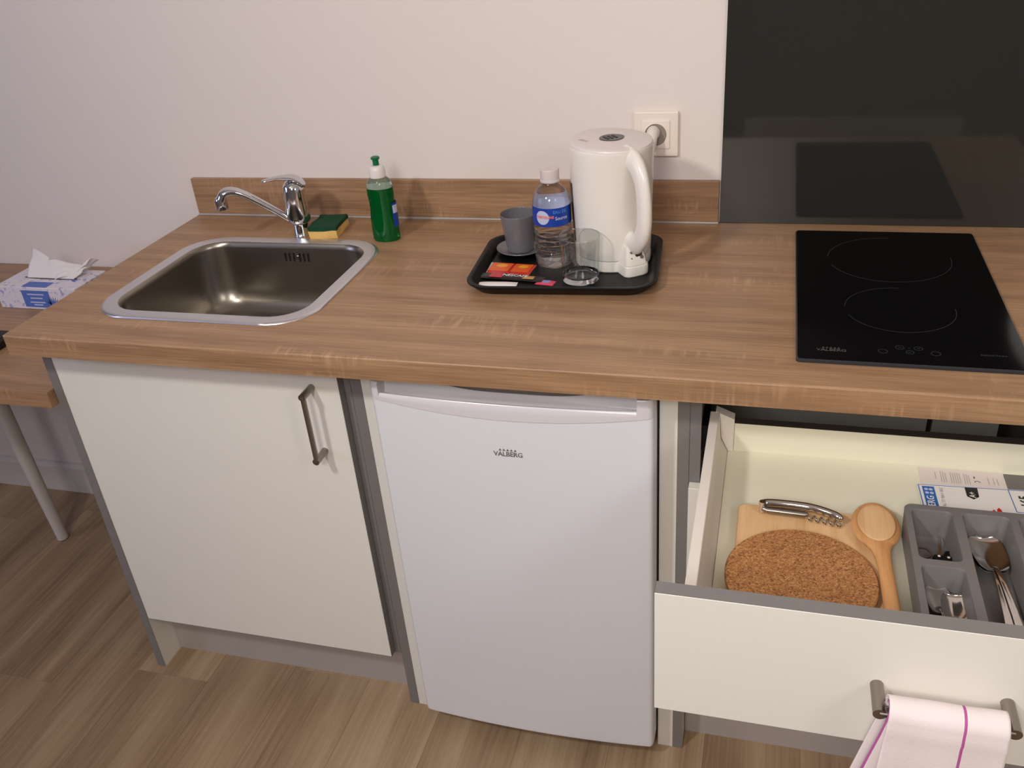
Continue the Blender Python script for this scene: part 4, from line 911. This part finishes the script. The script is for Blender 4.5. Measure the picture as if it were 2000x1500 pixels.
# ------------------------------------------------------------------ tea towel over the drawer handle
def towel_layer(name, x0t, x1t, x0b, x1b, yb, path, stripe, parent, seed, amp=0.003):
    """path: list of (y, z) from the back hem over the bar to the front hem; stripe = (u0, u1)"""
    NU = 40; bm = bmesh.new(); n = len(path); rows = []
    for j, (y, z) in enumerate(path):
        t = max(0.0, (0.755 - z) / 0.25); row = []
        for i in range(NU + 1):
            u = i / NU; xa = x0t + (x0b - x0t) * t; xb = x1t + (x1b - x1t) * t
            q = noise.noise(Vector((u * 3.0 + seed, z * 9, y * 30))) ; q2 = math.sin(u * 9 + seed + z * 8)
            row.append(bm.verts.new((xa + (xb - xa) * u, y + (q * amp + q2 * amp * 0.6) * min(1, t * 4), z + q * 0.001)))
        rows.append(row)
    for j in range(n - 1):
        for i in range(NU):
            f = bm.faces.new((rows[j][i], rows[j][i + 1], rows[j + 1][i + 1], rows[j + 1][i])); u = (i + 0.5) / NU
            f.material_index = 1 if stripe[0] < u < stripe[1] and (j > 12 or parent is None) else 0
    o = obj(name, bm, ['towel', 'towel_stripe'], parent, smooth=80)
    md = o.modifiers.new('thickness', 'SOLIDIFY'); md.thickness = 0.0016; md.offset = 0
    return o
tw = thing('tea_towel', 'white tea towel with purple stripes folded over the drawer handle', 'towel', (1.455, -1.045, 0.735))
yb, zb = -1.045, 0.7345
path = [(-1.0295, 0.50 + 0.02 * k) for k in range(11)] + [(-1.030, 0.722)]
for k in range(0, 11):
    a = PI * k / 10; path.append((yb + 0.0145 * math.cos(a), 0.738 + 0.0145 * math.sin(a)))
path += [(-1.0600, 0.730), (-1.0610, 0.722), (-1.0595, 0.716)] + [(-1.0600 - 0.0006 * k, 0.70 - 0.02 * k) for k in range(13)]
towel_layer('outer_fold', 1.4055, 1.5125, 1.392, 1.520, yb, path, (0.62, 0.66), tw, 0.3)
path2 = [(-1.0335, 0.52 + 0.02 * k) for k in range(10)] + [(-1.0345, 0.722)]
for k in range(0, 9):
    a = PI * k / 8; path2.append((yb + 0.0105 * math.cos(a), 0.737 + 0.0095 * math.sin(a)))
path2 += [(-1.0560, 0.728), (-1.0565, 0.715)] + [(-1.0565, 0.70 - 0.02 * k) for k in range(12)]
towel_layer('inner_fold', 1.4075, 1.435, 1.356, 1.43, yb, path2, (-0.01, 0.06), tw, 4.1, 0.001)

# ------------------------------------------------------------------ desk beside the kitchen unit
DKZ = 0.724
dk = thing('writing_desk', 'oak laminate desk with white round legs against the sink cabinet', 'desk', (-0.8, -0.3, 0))
bm = box(-1.6, -0.0045, -0.583, -0.002, DKZ - 0.034, DKZ, 0.0015)
obj('desk_top', bm, 'oak', dk)
for (ax, ay, bx, by) in ((-0.552, -0.21, -0.59, -0.215), (-1.52, -0.21, -1.5, -0.215), (-1.52, -0.5, -1.5, -0.49)):
    obj('leg', tube([(ax, ay, 0.0), (ax, ay, 0.003), (bx, by, DKZ - 0.0345)], [0.0125, 0.0145, 0.023], 24), 'desk_leg', dk)
tb = thing('tissue_box', 'patterned white and blue tissue box with a tissue sticking out on the desk', 'tissue box', (-0.297, -0.195, DKZ))
bx = obj('carton', box(-0.405, -0.19, -0.250, -0.142, DKZ + 0.0003, DKZ + 0.0525, 0.001, 1), 'tissue_box', tb, smooth=0)
obj('blue_panel', box(-0.335, -0.262, -0.2506, -0.2502, DKZ + 0.006, DKZ + 0.046), 'tissue_blue', bx, smooth=0)
obj('blue_panel', box(-0.335, -0.268, -0.246, -0.218, DKZ + 0.0526, DKZ + 0.0529), 'tissue_blue', bx, smooth=0)
for k, (w, zz) in enumerate(((0.022, 0.037), (0.016, 0.028), (0.02, 0.018), (0.012, 0.012))):
    obj('print_line', box(-0.2985 - w, -0.2985 + w, -0.2509, -0.2507, DKZ + zz - 0.0015, DKZ + zz + 0.0015), 'label_white', bx, smooth=0)
for k in range(9):      # small leaf sprig at the corner of the front panel
    a = math.radians(20 + k * 16); c = Vector((-0.256, -0.2504, DKZ + 0.010)); d = Vector((math.cos(a), 0, math.sin(a))); n_ = Vector((-d.z, 0, d.x))
    obj('leaf_print', prism([c, c + d * 0.012 + n_ * 0.0016, c + d * 0.024, c + d * 0.012 - n_ * 0.0016], (0, -0.0002, 0)), 'tissue_blue', bx, smooth=0)
for k in range(7):
    a = math.radians(-20 + k * 26); c = Vector((-0.232, -0.205, DKZ + 0.0526)); d = Vector((math.cos(a), math.sin(a), 0)); n_ = Vector((-d.y, d.x, 0))
    obj('leaf_print', prism([c, c + d * 0.008 + n_ * 0.002, c + d * 0.017, c + d * 0.008 - n_ * 0.002], (0, 0, 0.0002)), 'tissue_blue', bx, smooth=0)
sl = bmesh.new(); loft([[Vector((-0.297 + 0.072 * math.cos(2 * PI * k / 28), -0.194 + 0.008 * math.sin(2 * PI * k / 28), z)) for k in range(28)] for z in (DKZ + 0.0526, DKZ + 0.0530)], bm=sl)
obj('slot', sl, 'dark_void', bx, smooth=0)
# tissue: crumpled sheet pulled from the slot, one corner hanging over the side
bm = bmesh.new(); NU, NV = 28, 18; rows = []
for j in range(NV + 1):
    v = j / NV; row = []
    for i in range(NU + 1):
        u = i / NU
        x_ = -0.297 + (u - 0.5) * (0.125 + 0.045 * v)
        top = 0.045 * (1 - 0.75 * u) + 0.006
        z_ = DKZ + 0.0527 + v * top
        y_ = -0.197 + v * 0.045 * (1.0 - 0.5 * u) + 0.006 * math.sin(u * 7 + v * 2) * v
        q = noise.noise_vector(Vector((u * 4, v * 3, 2.2))) * 0.006 * v
        row.append(bm.verts.new((x_ + q.x + (0.012 * v if u < 0.4 else 0), y_ + q.y, z_ + q.z)))
    rows.append(row)
for j in range(NV):
    for i in range(NU): bm.faces.new((rows[j][i], rows[j][i + 1], rows[j + 1][i + 1], rows[j + 1][i]))
t1 = obj('tissue', bm, 'tissue', tb, smooth=80); md = t1.modifiers.new('thickness', 'SOLIDIFY'); md.thickness = 0.0008
bm = bmesh.new(); rows = []
for j in range(15):
    v = j / 14; row = []
    for i in range(9):
        u = i / 8
        row.append(bm.verts.new((-0.272 + 0.068 * v + 0.012 * (u - .5), -0.205 + 0.028 * u + 0.035 * v, DKZ + 0.0535 + 0.024 * v * v + 0.010 * math.sin(u * PI) + 0.003 * math.sin(v * 9))))
    rows.append(row)
for j in range(14):
    for i in range(8): bm.faces.new((rows[j][i], rows[j][i + 1], rows[j + 1][i + 1], rows[j + 1][i]))
t2 = obj('tissue_corner', bm, 'tissue', tb, smooth=80); md = t2.modifiers.new('thickness', 'SOLIDIFY'); md.thickness = 0.0008
tag(obj('black_case', loft([rrect(-0.386, -0.432, 0.145, 0.04, 0.015, DKZ + 0.0003), rrect(-0.386, -0.432, 0.15, 0.045, 0.02, DKZ + 0.005), rrect(-0.386, -0.432, 0.15, 0.045, 0.02, DKZ + 0.016), rrect(-0.386, -0.432, 0.143, 0.038, 0.015, DKZ + 0.021)]), 'pouch', loc=(-0.386, -0.432, DKZ)), 'flat black case lying on the desk near the worktop corner', 'case')
